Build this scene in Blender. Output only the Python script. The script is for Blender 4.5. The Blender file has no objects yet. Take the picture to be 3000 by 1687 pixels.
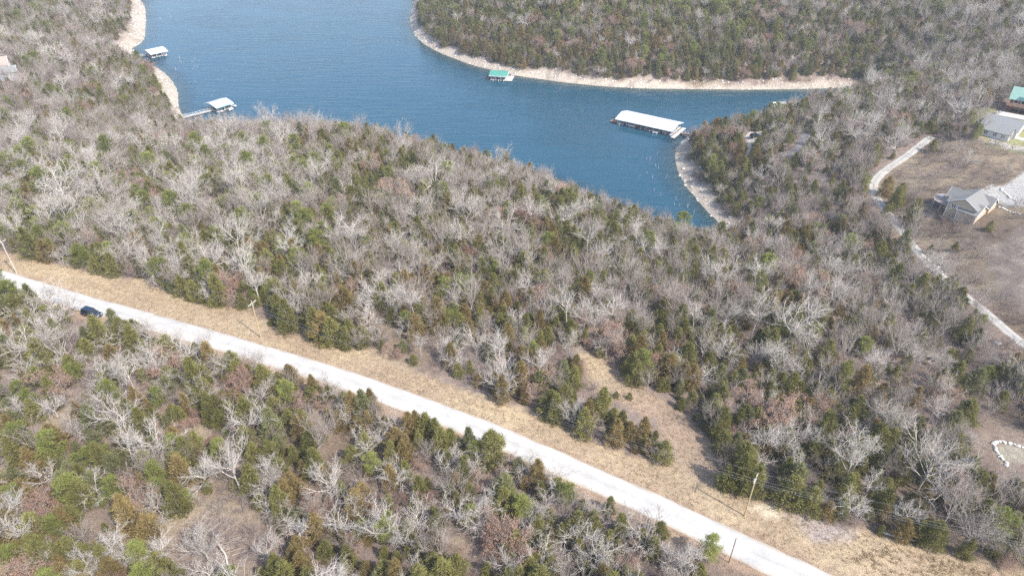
import bpy, bmesh, math, random
import numpy as np
from mathutils import Vector, Matrix

random.seed(7)
RNG = np.random.default_rng(11)
R = math.radians
sc = bpy.context.scene

# ------------------------------------------------------------------ camera, sky, sun, exposure
PITCH = R(34.7)
CAMZ = 100.0
FPX = 2000.0                      # focal length in pixels of the 3000 px wide photograph
cam_d = bpy.data.cameras.new('camera')
cam_d.sensor_width = 36.0
cam_d.lens = 24.0
cam_d.clip_start = 0.5
cam_d.clip_end = 20000
cam = bpy.data.objects.new('camera', cam_d)
cam.location = (0, 0, CAMZ)
cam.rotation_euler = (math.pi / 2 - PITCH, 0, 0)
sc.collection.objects.link(cam)
sc.camera = cam

SUN_EL = R(47)
SUN_DIR = Vector((0.75 * math.cos(SUN_EL), -0.66 * math.cos(SUN_EL), math.sin(SUN_EL))).normalized()
world = bpy.data.worlds.new('World')
sc.world = world
world.use_nodes = True
wn = world.node_tree
wn.nodes.clear()
sky = wn.nodes.new('ShaderNodeTexSky')
sky.sky_type = 'NISHITA'
sky.sun_disc = False
sky.sun_elevation = SUN_EL
sky.sun_rotation = math.atan2(SUN_DIR.x, SUN_DIR.y)
sky.air_density = 1.0
sky.dust_density = 2.2
sky.altitude = 300
bg = wn.nodes.new('ShaderNodeBackground')
bg.inputs['Strength'].default_value = 0.15
wo = wn.nodes.new('ShaderNodeOutputWorld')
wn.links.new(sky.outputs[0], bg.inputs[0])
wn.links.new(bg.outputs[0], wo.inputs[0])

sun_d = bpy.data.lights.new('sun', 'SUN')
sun_d.energy = 2.95
sun_d.angle = R(0.53)
sun_d.color = (1.0, 0.955, 0.89)
sun = bpy.data.objects.new('sun', sun_d)
sun.rotation_euler = SUN_DIR.to_track_quat('Z', 'Y').to_euler()
sun.location = SUN_DIR * 300
sc.collection.objects.link(sun)

sc.view_settings.view_transform = 'Standard'
sc.view_settings.look = 'None'
sc.view_settings.exposure = 1.22
sc.view_settings.gamma = 1.0
sc.view_settings.use_curve_mapping = False
sc.cycles.use_adaptive_sampling = False
sc.cycles.max_bounces = 4
sc.cycles.diffuse_bounces = 2
sc.cycles.glossy_bounces = 2
sc.cycles.transmission_bounces = 2
sc.cycles.transparent_max_bounces = 6
sc.cycles.use_denoising = False            # the grain of the woods is finer than a denoiser keeps
sc.cycles.caustics_reflective = False
sc.cycles.caustics_refractive = False

# ------------------------------------------------------------------ pixel <-> place
CS, SN = math.cos(PITCH), math.sin(PITCH)
LAKE = -30.0

def rays(px):
    px = np.atleast_2d(np.asarray(px, float))
    u, v = px[:, 0] - 1500.0, px[:, 1] - 843.5
    return np.stack([u, FPX * CS - v * SN, -(FPX * SN + v * CS)], 1)

def plane_hit(px, z):
    d = rays(px)
    t = (z - CAMZ) / d[:, 2]
    return d[:, :2] * t[:, None]

def project(x, y, z):
    zc = y * CS - (z - CAMZ) * SN
    vd = -y * SN - (z - CAMZ) * CS
    zc = np.where(zc > 1, zc, 1)
    u = FPX * x / zc + 1500
    v = FPX * vd / zc + 843.5
    bad = (y * CS - (z - CAMZ) * SN) <= 1
    return np.where(bad, -9999, u), np.where(bad, -9999, v)

def pip(x, y, poly):
    poly = np.asarray(poly, float)
    inside = np.zeros(np.shape(x), bool)
    n = len(poly)
    j = n - 1
    for i in range(n):
        xi, yi = poly[i]
        xj, yj = poly[j]
        if yi != yj:
            c = ((yi > y) != (yj > y)) & (x < (xj - xi) * (y - yi) / (yj - yi) + xi)
            inside ^= c
        j = i
    return inside

def seg_dist(x, y, line, closed=False):
    """distance to a polyline, and the arc length of the nearest point"""
    line = np.asarray(line, float)
    best = np.full(np.shape(x), 1e9)
    arc = np.zeros(np.shape(x))
    n = len(line)
    s0 = 0.0
    for i in range(n if closed else n - 1):
        a, b = line[i], line[(i + 1) % n]
        d = b - a
        L2 = max(d @ d, 1e-9)
        t = np.clip(((x - a[0]) * d[0] + (y - a[1]) * d[1]) / L2, 0, 1)
        q = np.hypot(x - a[0] - t * d[0], y - a[1] - t * d[1])
        m = q < best
        best = np.where(m, q, best)
        arc = np.where(m, s0 + t * math.sqrt(L2), arc)
        s0 += math.sqrt(L2)
    return best, arc

def vnoise(x, y, scale, seed=0):
    """smooth value noise, -1..1"""
    g = np.random.default_rng(seed).random((256, 256)) * 2 - 1
    X, Y = x / scale, y / scale
    i, j = np.floor(X).astype(int), np.floor(Y).astype(int)
    fx, fy = X - i, Y - j
    fx, fy = fx * fx * (3 - 2 * fx), fy * fy * (3 - 2 * fy)
    i &= 255; j &= 255
    i2, j2 = (i + 1) & 255, (j + 1) & 255
    return (g[i, j] * (1 - fx) * (1 - fy) + g[i2, j] * fx * (1 - fy) + g[i, j2] * (1 - fx) * fy + g[i2, j2] * fx * fy)

def canopy_shore(px, ztop, push):
    p = plane_hit(px, ztop)
    n = p / np.linalg.norm(p, axis=1)[:, None]
    return p + n * push

# ------------------------------------------------------------------ lake outline
left_shore = [(404, 0), (425, 15), (426, 78), (421, 124), (388, 140), (384, 149), (392, 167), (411, 178), (431, 186), (466, 202), (493, 225), (516, 256), (522, 287), (520, 310), (534, 341)]
near_line = np.array([(560, 345), (620, 338), (722, 336), (885, 347), (1001, 342), (1141, 360), (1234, 388), (1339, 400), (1456, 435), (1572, 470), (1654, 493), (1747, 534), (1817, 557), (1910, 582), (1980, 617), (2073, 648)])
right_shore = [(2128, 672), (2097, 643), (2062, 608), (2026, 566), (2005, 538), (1989, 510), (1981, 482), (1978, 453), (1981, 437), (1989, 425), (2005, 407), (2022, 398), (2060, 392)]
point_line = [(2111, 352), (2153, 338), (2205, 324), (2252, 306), (2322, 292), (2369, 272), (2446, 264)]
far_shore = [(2524, 254), (2427, 259), (2291, 262), (2155, 263), (2000, 261), (1892, 260), (1776, 254), (1660, 243), (1563, 229), (1504, 221), (1435, 204), (1380, 190), (1330, 171), (1279, 151), (1233, 124), (1208, 93), (1200, 50), (1217, 8)]
W = [(-300, 1700), (-520, 1050), (-360, 760)]
W += plane_hit(left_shore, LAKE).tolist()
W += canopy_shore(near_line, LAKE + 12.5, 7.0).tolist()
W += plane_hit(right_shore, LAKE).tolist()
W += canopy_shore(point_line, LAKE + 9, 5.0).tolist()
W += plane_hit(far_shore, LAKE).tolist()
W += [(-105, 690), (-40, 820), (220, 1000), (320, 1700)]
W = np.array(W)
# smooth the outline a little
for _ in range(2):
    q = []
    for i in range(len(W)):
        a, b = W[i], W[(i + 1) % len(W)]
        q += [a * .75 + b * .25, a * .25 + b * .75]
    W = np.array(q)
    if len(W) > 400:
        break

# ------------------------------------------------------------------ roads in the photograph
road_up = np.array([(-160, 752), (0, 793), (78, 814), (272, 872), (505, 933), (699, 993), (1000, 1082), (1136, 1124), (1272, 1174), (1388, 1213), (1505, 1256), (1622, 1307), (1777, 1373), (2000, 1469), (2155, 1544), (2311, 1625), (2458, 1687), (2700, 1795)], float)
road_lo = np.array([(-160, 800), (0, 846), (200, 902), (349, 940), (505, 993), (660, 1032), (893, 1105), (1117, 1178), (1272, 1235), (1486, 1310), (1660, 1396), (1855, 1478), (2000, 1545), (2117, 1606), (2287, 1687), (2520, 1800)], float)
ru, rl = plane_hit(road_up, 0), plane_hit(road_lo, 0)
def resample(line, step):
    line = np.asarray(line, float)
    s = np.r_[0, np.cumsum(np.linalg.norm(np.diff(line, axis=0), axis=1))]
    t = np.linspace(0, s[-1], max(2, int(s[-1] / step) + 1))
    return np.stack([np.interp(t, s, line[:, k]) for k in range(line.shape[1])], 1)
def smooth(line, n=6):
    line = line.copy()
    for _ in range(n):
        line[1:-1] = (line[:-2] + 2 * line[1:-1] + line[2:]) / 4
    return line
ru, rl = resample(ru, 1.0), resample(rl, 1.0)
# centre line: for each point of the far edge, the nearest point of the near edge
mid = []
for p in ru[::4]:
    k = np.argmin(((rl - p) ** 2).sum(1))
    mid.append((p + rl[k]) / 2)
ROAD = smooth(resample(np.array(mid), 3.0), 20)
d0 = (ROAD[5] - ROAD[0]); d0 /= np.linalg.norm(d0)
d1 = (ROAD[-1] - ROAD[-6]); d1 /= np.linalg.norm(d1)
ROAD = np.vstack([[ROAD[0] - d0 * 130], ROAD, [ROAD[-1] + d1 * 70]])
ROAD = resample(ROAD, 3.0)
ROAD_W = 5.5
print('road width', np.mean([np.sqrt(((rl - p) ** 2).sum(1).min()) for p in ru[20:-20:10]]))
track_px = [(2728, 402), (2693, 429), (2653, 460), (2606, 490), (2574, 514), (2555, 535), (2555, 558), (2574, 591), (2602, 626), (2630, 661), (2658, 699), (2672, 718), (2725, 779), (2776, 826), (2850, 885), (2912, 934), (2950, 973), (3000, 1010), (3090, 1075)]

verge_px = [(0, 735), (155, 768), (272, 795), (388, 820), (446, 812), (485, 851), (582, 884), (737, 911), (815, 966), (931, 993), (1000, 1020), (1097, 1031), (1175, 1062), (1233, 1097), (1295, 1113), (1388, 1155), (1466, 1174), (1583, 1209), (1676, 1264), (1816, 1322), (1952, 1365), (2020, 1395), (2105, 1427), (2249, 1460), (2369, 1514), (2505, 1550), (2583, 1565), (2680, 1596), (2816, 1632), (3000, 1676), (3300, 1760)]
VERGE = verge_px + [(3300, 2300), (2760, 1900), (2458, 1687), (2155, 1544), (1777, 1373), (1388, 1213), (1000, 1082), (505, 933), (0, 793), (-300, 716), (-300, 670)]
STRIP = [(1695, 1020), (1710, 1078), (1716, 1124), (1796, 1174), (1909, 1229), (1967, 1318), (1960, 1370), (2110, 1420), (2116, 1357), (2097, 1310), (2039, 1240), (2000, 1202), (1855, 1124), (1799, 1078), (1737, 1028)]
YARD = [(2745, 398), (2690, 440), (2625, 492), (2590, 520), (2580, 555), (2660, 660), (2700, 715), (2790, 800), (2870, 870), (2960, 950), (3060, 1030), (3300, 1150), (3300, 470), (3000, 440), (2880, 418)]
STONY = [(2880, 740), (3000, 660), (3300, 650), (3300, 980), (3000, 930), (2930, 860)]
DRIVE = [(2880, 552), (2904, 543), (2947, 543), (3000, 505), (3250, 440), (3250, 640), (3000, 606), (2940, 600), (2904, 588), (2888, 572)]
LAWN = [(2850, 345), (2862, 395), (2890, 428), (2960, 446), (3040, 462), (3200, 470), (3200, 360), (2940, 372), (2900, 340)]
WDRIVE = [(2892, 418), (2905, 406), (2935, 412), (3000, 428), (3100, 432), (3100, 452), (3000, 446), (2940, 434)]
PARK = [(2165, 392), (2200, 386), (2240, 387), (2236, 404), (2212, 412), (2203, 444), (2180, 460), (2188, 430), (2190, 412)]
LANE = [(2345, 383), (2378, 383), (2372, 396), (2342, 442), (2320, 458), (2288, 462), (2284, 454), (2322, 444), (2340, 412)]
GARDEN = [(2912, 1297), (2965, 1301), (3010, 1312), (3300, 1340), (3300, 1420), (3000, 1360), (2940, 1354), (2920, 1325)]
GLADE = [(395, 1540), (525, 1492), (660, 1464), (755, 1500), (808, 1580), (770, 1690), (600, 1720), (430, 1640), (330, 1590)]
PATCH = [[(205, 1130), (240, 1130), (250, 1190), (215, 1230), (160, 1290), (90, 1280), (130, 1220), (200, 1190)], [(1240, 1590), (1330, 1610), (1350, 1690), (1450, 1640), (1420, 1590), (1300, 1570)], [(2680, 1180), (2760, 1200), (2900, 1290), (2850, 1240)], [(250, 1500), (300, 1500), (290, 1545), (255, 1540)], [(0, 1640), (70, 1660), (60, 1720), (0, 1720)], [(0, 1330), (40, 1350), (30, 1390), (0, 1390)], [(560, 1240), (620, 1250), (610, 1330), (580, 1320)]]

# ------------------------------------------------------------------ terrain height field
def axis(parts, lo, hi):
    out = []
    for a, b, s in parts:
        out += np.arange(a, b, s).tolist()
    c = [parts[-1][1]]
    st = parts[-1][2]
    while c[-1] < hi:
        st *= 1.25
        c.append(c[-1] + st)
    d = [parts[0][0]]
    st = parts[0][2]
    while d[-1] > lo:
        st *= 1.25
        d.append(d[-1] - st)
    return np.array(sorted(set(np.round(d[1:] + out + c, 4))))
GX = axis([(-330, -120, 3.0), (-120, 130, 1.6), (130, 260, 2.2), (260, 330, 4.0)], -5000, 5000)
GY = axis([(20, 260, 1.6), (260, 480, 2.4), (480, 720, 4.0)], -1500, 7000)
XX, YY = np.meshgrid(GX, GY, indexing='ij')

def lake_dist(x, y):
    d, _ = seg_dist(x, y, W, True)
    return np.where(pip(x, y, W), -d, d)
DL = lake_dist(XX, YY)

ctrl = []          # (x, y, final height)
for p in ROAD[::6]:
    ctrl.append((p[0], p[1], 0.0))
for px, z in [((600, 1650), -3), ((0, 1500), -3), ((1700, 1760), -2), ((1000, 1500), -2.5), ((2850, 620), -8), ((2950, 420), -3), ((3100, 300), 3), ((2740, 400), -7), ((2555, 545), -14), ((2660, 700), -15), ((2790, 850), -14), ((3000, 1010), -12), ((2450, 800), -19), ((2700, 1000), -15.5), ((3000, 1160), -12), ((2960, 1330), -7), ((2300, 1000), -8), ((2600, 1350), -5), ((2210, 400), -17), ((2340, 410), -13), ((2500, 400), -9), ((1800, 1150), -3), ((3000, 800), -6), ((3200, 600), 0), ((2150, 900), -9), ((2600, 480), -11)]:
    q = plane_hit([px], z)[0]
    ctrl.append((q[0], q[1], z))
for q in [(150, 600, 22), (350, 600, 28), (-10, 700, 20), (320, 480, 6), (200, 470, 2), (60, 520, 8), (500, 700, 45), (0, 900, 40), (800, 900, 60), (-330, 400, -2), (-450, 520, 2), (-380, 330, -2), (-700, 700, 20), (-600, 300, 5), (-900, 1500, 60), (900, 1800, 70), (0, -200, 0), (-300, -200, 0), (300, -200, 0), (-1500, 0, 10), (1500, 0, 20), (0, -1200, 10), (-250, 300, -6)]:
    ctrl.append(q)
ctrl = np.array(ctrl, float)
fac = lambda d: 1 - np.exp(-np.maximum(d, 0) / 58.0)
cd = lake_dist(ctrl[:, 0], ctrl[:, 1])
cP = LAKE + (ctrl[:, 2] - LAKE) / np.maximum(fac(cd), 0.15)

num = np.zeros_like(XX); den = np.zeros_like(XX)
for (x, y, _), P in zip(ctrl, cP):
    w = 1.0 / (((XX - x) ** 2 + (YY - y) ** 2) + 150.0) ** 1.6
    num += w * P; den += w
PL = num / den
H = LAKE + (PL - LAKE) * fac(DL)
H = np.where(DL < 0, LAKE - 6 * (1 - np.exp(DL / 14.0)), H)
rough = np.clip(DL / 30, 0, 1)
H += rough * (vnoise(XX, YY, 38, 1) * 1.1 + vnoise(XX, YY, 13, 2) * 0.35)
H += np.clip((DL + 3) / 6, 0, 1) * np.clip((14 - DL) / 8, 0, 1) * vnoise(XX, YY, 5, 3) * 0.25

def flatten(line, half, blend, n_s):
    global H
    line = np.asarray(line)
    z = Hs(line[:, 0], line[:, 1])
    z = smooth(z[:, None], n_s)[:, 0]
    d, a = seg_dist(XX, YY, line)
    s = np.r_[0, np.cumsum(np.linalg.norm(np.diff(line, axis=0), axis=1))]
    zt = np.interp(a, s, z)
    w = np.clip((half + blend - d) / blend, 0, 1)
    w = w * w * (3 - 2 * w)
    H = H * (1 - w) + zt * w
    return z

def Hs(x, y):
    x = np.asarray(x, float); y = np.asarray(y, float)
    i = np.clip(np.searchsorted(GX, x) - 1, 0, len(GX) - 2)
    j = np.clip(np.searchsorted(GY, y) - 1, 0, len(GY) - 2)
    fx = np.clip((x - GX[i]) / (GX[i + 1] - GX[i]), 0, 1)
    fy = np.clip((y - GY[j]) / (GY[j + 1] - GY[j]), 0, 1)
    return H[i, j] * (1 - fx) * (1 - fy) + H[i + 1, j] * fx * (1 - fy) + H[i, j + 1] * (1 - fx) * fy + H[i + 1, j + 1] * fx * fy

TS = np.arange(70, 1500, 1.2)
def ground_hit(px, up=0.0):
    """where the line of sight through a photo pixel meets the ground (raised by up)"""
    d = rays(px)
    d = d / np.linalg.norm(d, axis=1)[:, None]
    up = np.broadcast_to(np.asarray(up, float), (len(d),))
    out = np.zeros((len(d), 3))
    for k in range(len(d)):
        p = d[k][None] * TS[:, None]
        z = p[:, 2] + CAMZ
        g = np.maximum(Hs(p[:, 0], p[:, 1]), LAKE) + up[k]
        b = np.nonzero(z < g)[0]
        m = b[0] if len(b) else len(TS) - 1
        m = max(m, 1)
        e0, e1 = z[m - 1] - g[m - 1], z[m] - g[m]
        f = e0 / (e0 - e1) if e0 != e1 else 0
        q = p[m - 1] + (p[m] - p[m - 1]) * f
        out[k] = (q[0], q[1], float(np.maximum(Hs(q[0], q[1]), LAKE)))
    return out

ROAD_Z = flatten(ROAD, ROAD_W / 2 + 1.5, 7.0, 30)
TRACK = ground_hit(track_px)[:, :2]
TRACK = smooth(resample(TRACK, 2.0), 8)
TRACK_Z = flatten(TRACK, 3.2, 5.0, 12)

def level(c, r, blend, z):
    global H
    d = np.hypot(XX - c[0], YY - c[1])
    w = np.clip((r + blend - d) / blend, 0, 1)
    w = w * w * (3 - 2 * w)
    H = H * (1 - w) + z * w

# zones seen from above: which ground cover lies where
PU, PV = project(XX, YY, H)
def zone(poly, x=None, y=None):
    if x is None:
        return pip(PU, PV, poly)
    z = Hs(x, y)
    u, v = project(x, y, z)
    return pip(u, v, poly)
DR, _ = seg_dist(XX, YY, ROAD)
DT, _ = seg_dist(XX, YY, TRACK)

def mixc(a, b, w):
    return a * (1 - w[..., None]) + np.array(b) * w[..., None]
n1, n2, n3 = vnoise(XX, YY, 9, 5), vnoise(XX, YY, 3.5, 6), vnoise(XX, YY, 28, 7)
LITTER, LITTER2 = (0.205, 0.150, 0.122), (0.27, 0.215, 0.185)
GRASS, GRASS2 = (0.46, 0.360, 0.235), (0.34, 0.25, 0.175)
COL = np.zeros(XX.shape + (3,)) + np.array(LITTER)
COL = mixc(COL, LITTER2, np.clip(0.45 + 0.5 * n1 + .25 * n2, 0, 1))
COL = mixc(COL, (0.20, 0.155, 0.085), np.clip(n3 * .6, 0, .5))
zv = zone(VERGE) | zone(STRIP)
far_mask = YY > 20
g = np.zeros(XX.shape + (3,)) + np.array(GRASS)
g = mixc(g, GRASS2, np.clip(0.3 + 0.6 * n1 + .3 * n2, 0, 1))
edge_d = np.where(zone(VERGE), 1.0, 0.0)
COL = np.where((zv & far_mask)[..., None], g, COL)
zs = zone(STRIP) & far_mask
COL = np.where(zs[..., None], mixc(g, (0.34, 0.25, 0.19), np.clip(.35 + .5 * n1, 0, 1)), COL)
# leaf litter drifting over the outer verge near the lower right pole
drift = pip(PU, PV, [(2290, 1470), (2390, 1500), (2520, 1560), (2500, 1600), (2390, 1590), (2300, 1520)]) & far_mask
COL = np.where(drift[..., None], mixc(COL, (0.40, 0.34, 0.31), np.clip(.75 + .4 * n2, 0, 1)), COL)
bare = pip(PU, PV, [(2200, 1478), (2250, 1470), (2300, 1505), (2270, 1512), (2240, 1520), (2215, 1495)]) & far_mask
COL = np.where(bare[..., None], np.array((0.62, 0.53, 0.39)), COL)
tall = pip(PU, PV, [(2450, 1640), (2600, 1600), (2800, 1650), (3300, 1790), (3300, 2200), (2700, 1900)]) & far_mask
COL = np.where(tall[..., None], mixc(COL, (0.40, 0.29, 0.21), np.clip(.45 + .6 * n1, 0, 1)), COL)
shoulder = np.clip((ROAD_W / 2 + 3.2 + n2 * 0.8 - DR) / 1.2, 0, 1) * (~zv)
COL = mixc(COL, (0.36, 0.26, 0.185), shoulder)
zy = zone(YARD) & (YY > 60) & (DT > 2)
COL = np.where(zy[..., None], mixc(np.zeros_like(COL) + np.array((0.165, 0.124, 0.092)), (0.29, 0.232, 0.160), np.clip(.35 + .8 * n1 + .3 * n2, 0, 1)), COL)
zst = zone(STONY) & (YY > 60)
COL = np.where(zst[..., None], mixc(np.zeros_like(COL) + np.array((0.19, 0.155, 0.13)), (0.34, 0.29, 0.23), np.clip(n2 * .9, 0, 1)), COL)
zl = zone(LAWN) & (YY > 60)
COL = np.where(zl[..., None], mixc(np.zeros_like(COL) + np.array((0.26, 0.27, 0.125)), (0.33, 0.28, 0.17), np.clip(.4 + .6 * n1, 0, 1)), COL)
zg = zone(GARDEN) & (YY > 30)
COL = np.where(zg[..., None], np.array((0.33, 0.30, 0.235)), COL)
for P_ in [GLADE] + PATCH:
    zz = zone(P_) & (YY > 20)
    COL = np.where(zz[..., None], mixc(np.zeros_like(COL) + np.array((0.26, 0.20, 0.165)), (0.36, 0.295, 0.20), np.clip(.25 + .7 * n1 + .3 * n2, 0, 1)), COL)
# bare limestone shore
bw = np.where(XX < -150, 9.5, np.where((XX > 100) & (YY > 330), 4.2, 6.2)) + 2.4 * n1 + 1.3 * n2
beach = np.clip((bw - DL) / 2.5, 0, 1)
COL = mixc(COL, (0.47, 0.405, 0.33), beach)
COL = mixc(COL, (0.30, 0.25, 0.20), beach * np.clip(n2 * .8 + n1 * .3 + np.sin(DL * 2.1 + n1 * 3) * .5, 0, .85))
COL = mixc(COL, (0.36, 0.34, 0.27), np.clip(-DL / 2, 0, 1))
COL = mixc(COL, (0.10, 0.14, 0.12), np.clip((-DL - 2) / 8, 0, 1))
for P_, c_ in [(PARK, (0.52, 0.48, 0.42)), (LANE, (0.27, 0.265, 0.26)), (DRIVE, (0.44, 0.42, 0.385)), (WDRIVE, (0.46, 0.42, 0.37))]:
    zz = zone(P_) & (YY > 60)
    COL = np.where(zz[..., None], np.array(c_), COL)

# ------------------------------------------------------------------ materials
def lk(nt, a, b):
    nt.links.new(a, b)
def new_mat(name):
    m = bpy.data.materials.new(name)
    m.use_nodes = True
    nt = m.node_tree
    return m, nt, nt.nodes['Principled BSDF']
def ramp(nt, fac, stops):
    r = nt.nodes.new('ShaderNodeValToRGB')
    el = r.color_ramp.elements
    while len(el) < len(stops):
        el.new(0.5)
    for e, (p, c) in zip(el, stops):
        e.position = p
        e.color = (*c, 1) if len(c) == 3 else c
    if fac is not None:
        lk(nt, fac, r.inputs[0])
    return r
def noise(nt, scale, detail=4, coord='Object', rough=.6):
    tc = nt.nodes.new('ShaderNodeTexCoord')
    n = nt.nodes.new('ShaderNodeTexNoise')
    n.inputs['Scale'].default_value = scale
    n.inputs['Detail'].default_value = detail
    n.inputs['Roughness'].default_value = rough
    lk(nt, tc.outputs[coord], n.inputs['Vector'])
    return n
def mul(nt, a, b, fac=1.0):
    m = nt.nodes.new('ShaderNodeMix')
    m.data_type = 'RGBA'
    m.blend_type = 'MULTIPLY'
    m.inputs[0].default_value = fac
    lk(nt, a, m.inputs[6]); lk(nt, b, m.inputs[7])
    return m.outputs[2]
def flat(name, col, rough=.7, metal=0, var=.25, scale=1.5, spec=.3):
    m, nt, b = new_mat(name)
    n = noise(nt, scale, 6)
    c = np.array(col)
    r = ramp(nt, n.outputs[0], [(.3, tuple(c * (1 - var))), (.7, tuple(np.minimum(c * (1 + var * .6), .95)))])
    lk(nt, r.outputs[0], b.inputs['Base Color'])
    b.inputs['Roughness'].default_value = rough
    b.inputs['Metallic'].default_value = metal
    b.inputs['Specular IOR Level'].default_value = spec
    return m
M = {}

m, nt, b = new_mat('ground')
a = nt.nodes.new('ShaderNodeVertexColor'); a.layer_name = 'cover'
nA, nB = noise(nt, 0.9, 8, rough=.7), noise(nt, 5.0, 5, rough=.75)
c1 = mul(nt, a.outputs[0], ramp(nt, nA.outputs[0], [(.28, (.62, .62, .64)), (.5, (1, 1, 1)), (.72, (1.3, 1.28, 1.22))]).outputs[0])
c2 = mul(nt, c1, ramp(nt, nB.outputs[0], [(.3, (.58, .57, .56)), (.52, (1, 1, 1)), (.75, (1.45, 1.42, 1.36))]).outputs[0])
lk(nt, c2, b.inputs['Base Color'])
b.inputs['Roughness'].default_value = .95
b.inputs['Specular IOR Level'].default_value = .1
bu = nt.nodes.new('ShaderNodeBump'); bu.inputs['Strength'].default_value = .9; bu.inputs['Distance'].default_value = .35
lk(nt, nB.outputs[0], bu.inputs['Height']); lk(nt, bu.outputs[0], b.inputs['Normal'])
M['ground'] = m

def gravel(name, col, streak=True):
    m, nt, b = new_mat(name)
    nA, nB = noise(nt, .35, 6), noise(nt, 3.5, 8, rough=.75)
    c = np.array(col)
    r1 = ramp(nt, nA.outputs[0], [(.3, tuple(c * .84)), (.65, tuple(np.minimum(c * 1.08, .9)))])
    r2 = ramp(nt, nB.outputs[0], [(.3, (.86, .85, .83)), (.6, (1.02, 1.02, 1.02))])
    col_out = mul(nt, r1.outputs[0], r2.outputs[0])
    if streak:
        va = nt.nodes.new('ShaderNodeVertexColor'); va.layer_name = 'cover'
        col_out = mul(nt, col_out, va.outputs[0])
    lk(nt, col_out, b.inputs['Base Color'])
    b.inputs['Roughness'].default_value = .95
    b.inputs['Specular IOR Level'].default_value = .15
    bu = nt.nodes.new('ShaderNodeBump'); bu.inputs['Strength'].default_value = .35; bu.inputs['Distance'].default_value = .08
    lk(nt, nB.outputs[0], bu.inputs['Height']); lk(nt, bu.outputs[0], b.inputs['Normal'])
    return m
M['road'] = gravel('pale_gravel', (.455, .445, .425))
M['track'] = gravel('track_gravel', (.40, .385, .355))

# water: rippled surface over a bottom that shows only near the shore
m, nt, b = new_mat('lake_water')
nt.nodes.remove(b)
out = nt.nodes['Material Output']
tc = nt.nodes.new('ShaderNodeTexCoord')
def wave_noise(rot, sx, sy, scale, det, rough=.55):
    mp = nt.nodes.new('ShaderNodeMapping')
    mp.inputs['Rotation'].default_value = (0, 0, rot)
    mp.inputs['Scale'].default_value = (sx, sy, 1)
    lk(nt, tc.outputs['Object'], mp.inputs[0])
    n = nt.nodes.new('ShaderNodeTexNoise')
    n.inputs['Scale'].default_value = scale
    n.inputs['Detail'].default_value = det
    n.inputs['Roughness'].default_value = rough
    n.inputs['Distortion'].default_value = .4
    lk(nt, mp.outputs[0], n.inputs['Vector'])
    return n
w1 = wave_noise(R(12), .18, 1.0, .34, 3)
w2 = wave_noise(R(-8), .3, 1.0, .9, 2)
w3 = wave_noise(R(20), .5, 1.0, .035, 3)
ad = nt.nodes.new('ShaderNodeMath'); ad.operation = 'MULTIPLY_ADD'
lk(nt, w2.outputs[0], ad.inputs[0]); ad.inputs[1].default_value = .35
lk(nt, w1.outputs[0], ad.inputs[2])
amp = nt.nodes.new('ShaderNodeMapRange')
amp.inputs[1].default_value = .35; amp.inputs[2].default_value = .65; amp.inputs[3].default_value = .35; amp.inputs[4].default_value = 1.0
lk(nt, w3.outputs[0], amp.inputs[0])
bu = nt.nodes.new('ShaderNodeBump'); bu.inputs['Distance'].default_value = .40
lk(nt, amp.outputs[0], bu.inputs['Strength'])
lk(nt, ad.outputs[0], bu.inputs['Height'])
dep = nt.nodes.new('ShaderNodeVertexColor'); dep.layer_name = 'depth'
deep = nt.nodes.new('ShaderNodeBsdfDiffuse'); deep.inputs[0].default_value = (0.013, 0.064, 0.100, 1)
tr = nt.nodes.new('ShaderNodeBsdfTransparent'); tr.inputs[0].default_value = (.62, .80, .78, 1)
body = nt.nodes.new('ShaderNodeMixShader')
lk(nt, dep.outputs[0], body.inputs[0]); lk(nt, tr.outputs[0], body.inputs[1]); lk(nt, deep.outputs[0], body.inputs[2])
gl = nt.nodes.new('ShaderNodeBsdfGlossy'); gl.inputs['Roughness'].default_value = .09
lk(nt, bu.outputs[0], gl.inputs['Normal'])
fr = nt.nodes.new('ShaderNodeFresnel'); fr.inputs[0].default_value = 1.45
lk(nt, bu.outputs[0], fr.inputs['Normal'])
fin = nt.nodes.new('ShaderNodeMixShader')
lk(nt, fr.outputs[0], fin.inputs[0]); lk(nt, body.outputs[0], fin.inputs[1]); lk(nt, gl.outputs[0], fin.inputs[2])
lk(nt, fin.outputs[0], out.inputs[0])
M['water'] = m

def leafy(name, dark, light, trans=.40):
    m, nt, b = new_mat(name)
    nt.nodes.remove(b)
    out = nt.nodes['Material Output']
    oi = nt.nodes.new('ShaderNodeObjectInfo')
    n = noise(nt, 1.1, 4)
    ad = nt.nodes.new('ShaderNodeMath'); ad.operation = 'MULTIPLY_ADD'
    lk(nt, oi.outputs['Random'], ad.inputs[0]); ad.inputs[1].default_value = .55
    mr = nt.nodes.new('ShaderNodeMath'); mr.operation = 'MULTIPLY_ADD'
    lk(nt, n.outputs[0], mr.inputs[0]); mr.inputs[1].default_value = 1.3; mr.inputs[2].default_value = -.42
    lk(nt, mr.outputs[0], ad.inputs[2])
    mid = tuple((np.array(dark) + np.array(light)) / 2)
    r = ramp(nt, ad.outputs[0], [(.1, dark), (.5, mid), (.9, light)])
    d = nt.nodes.new('ShaderNodeBsdfDiffuse'); t = nt.nodes.new('ShaderNodeBsdfTranslucent')
    lk(nt, r.outputs[0], d.inputs[0]); lk(nt, r.outputs[0], t.inputs[0])
    mx = nt.nodes.new('ShaderNodeMixShader'); mx.inputs[0].default_value = trans
    lk(nt, d.outputs[0], mx.inputs[1]); lk(nt, t.outputs[0], mx.inputs[2])
    lk(nt, mx.outputs[0], out.inputs[0])
    return m
M['cedar'] = leafy('cedar_green', (.165, .162, .056), (.335, .312, .115))
M['cedar_rust'] = leafy('cedar_bronze', (.205, .160, .066), (.390, .295, .130))
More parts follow.
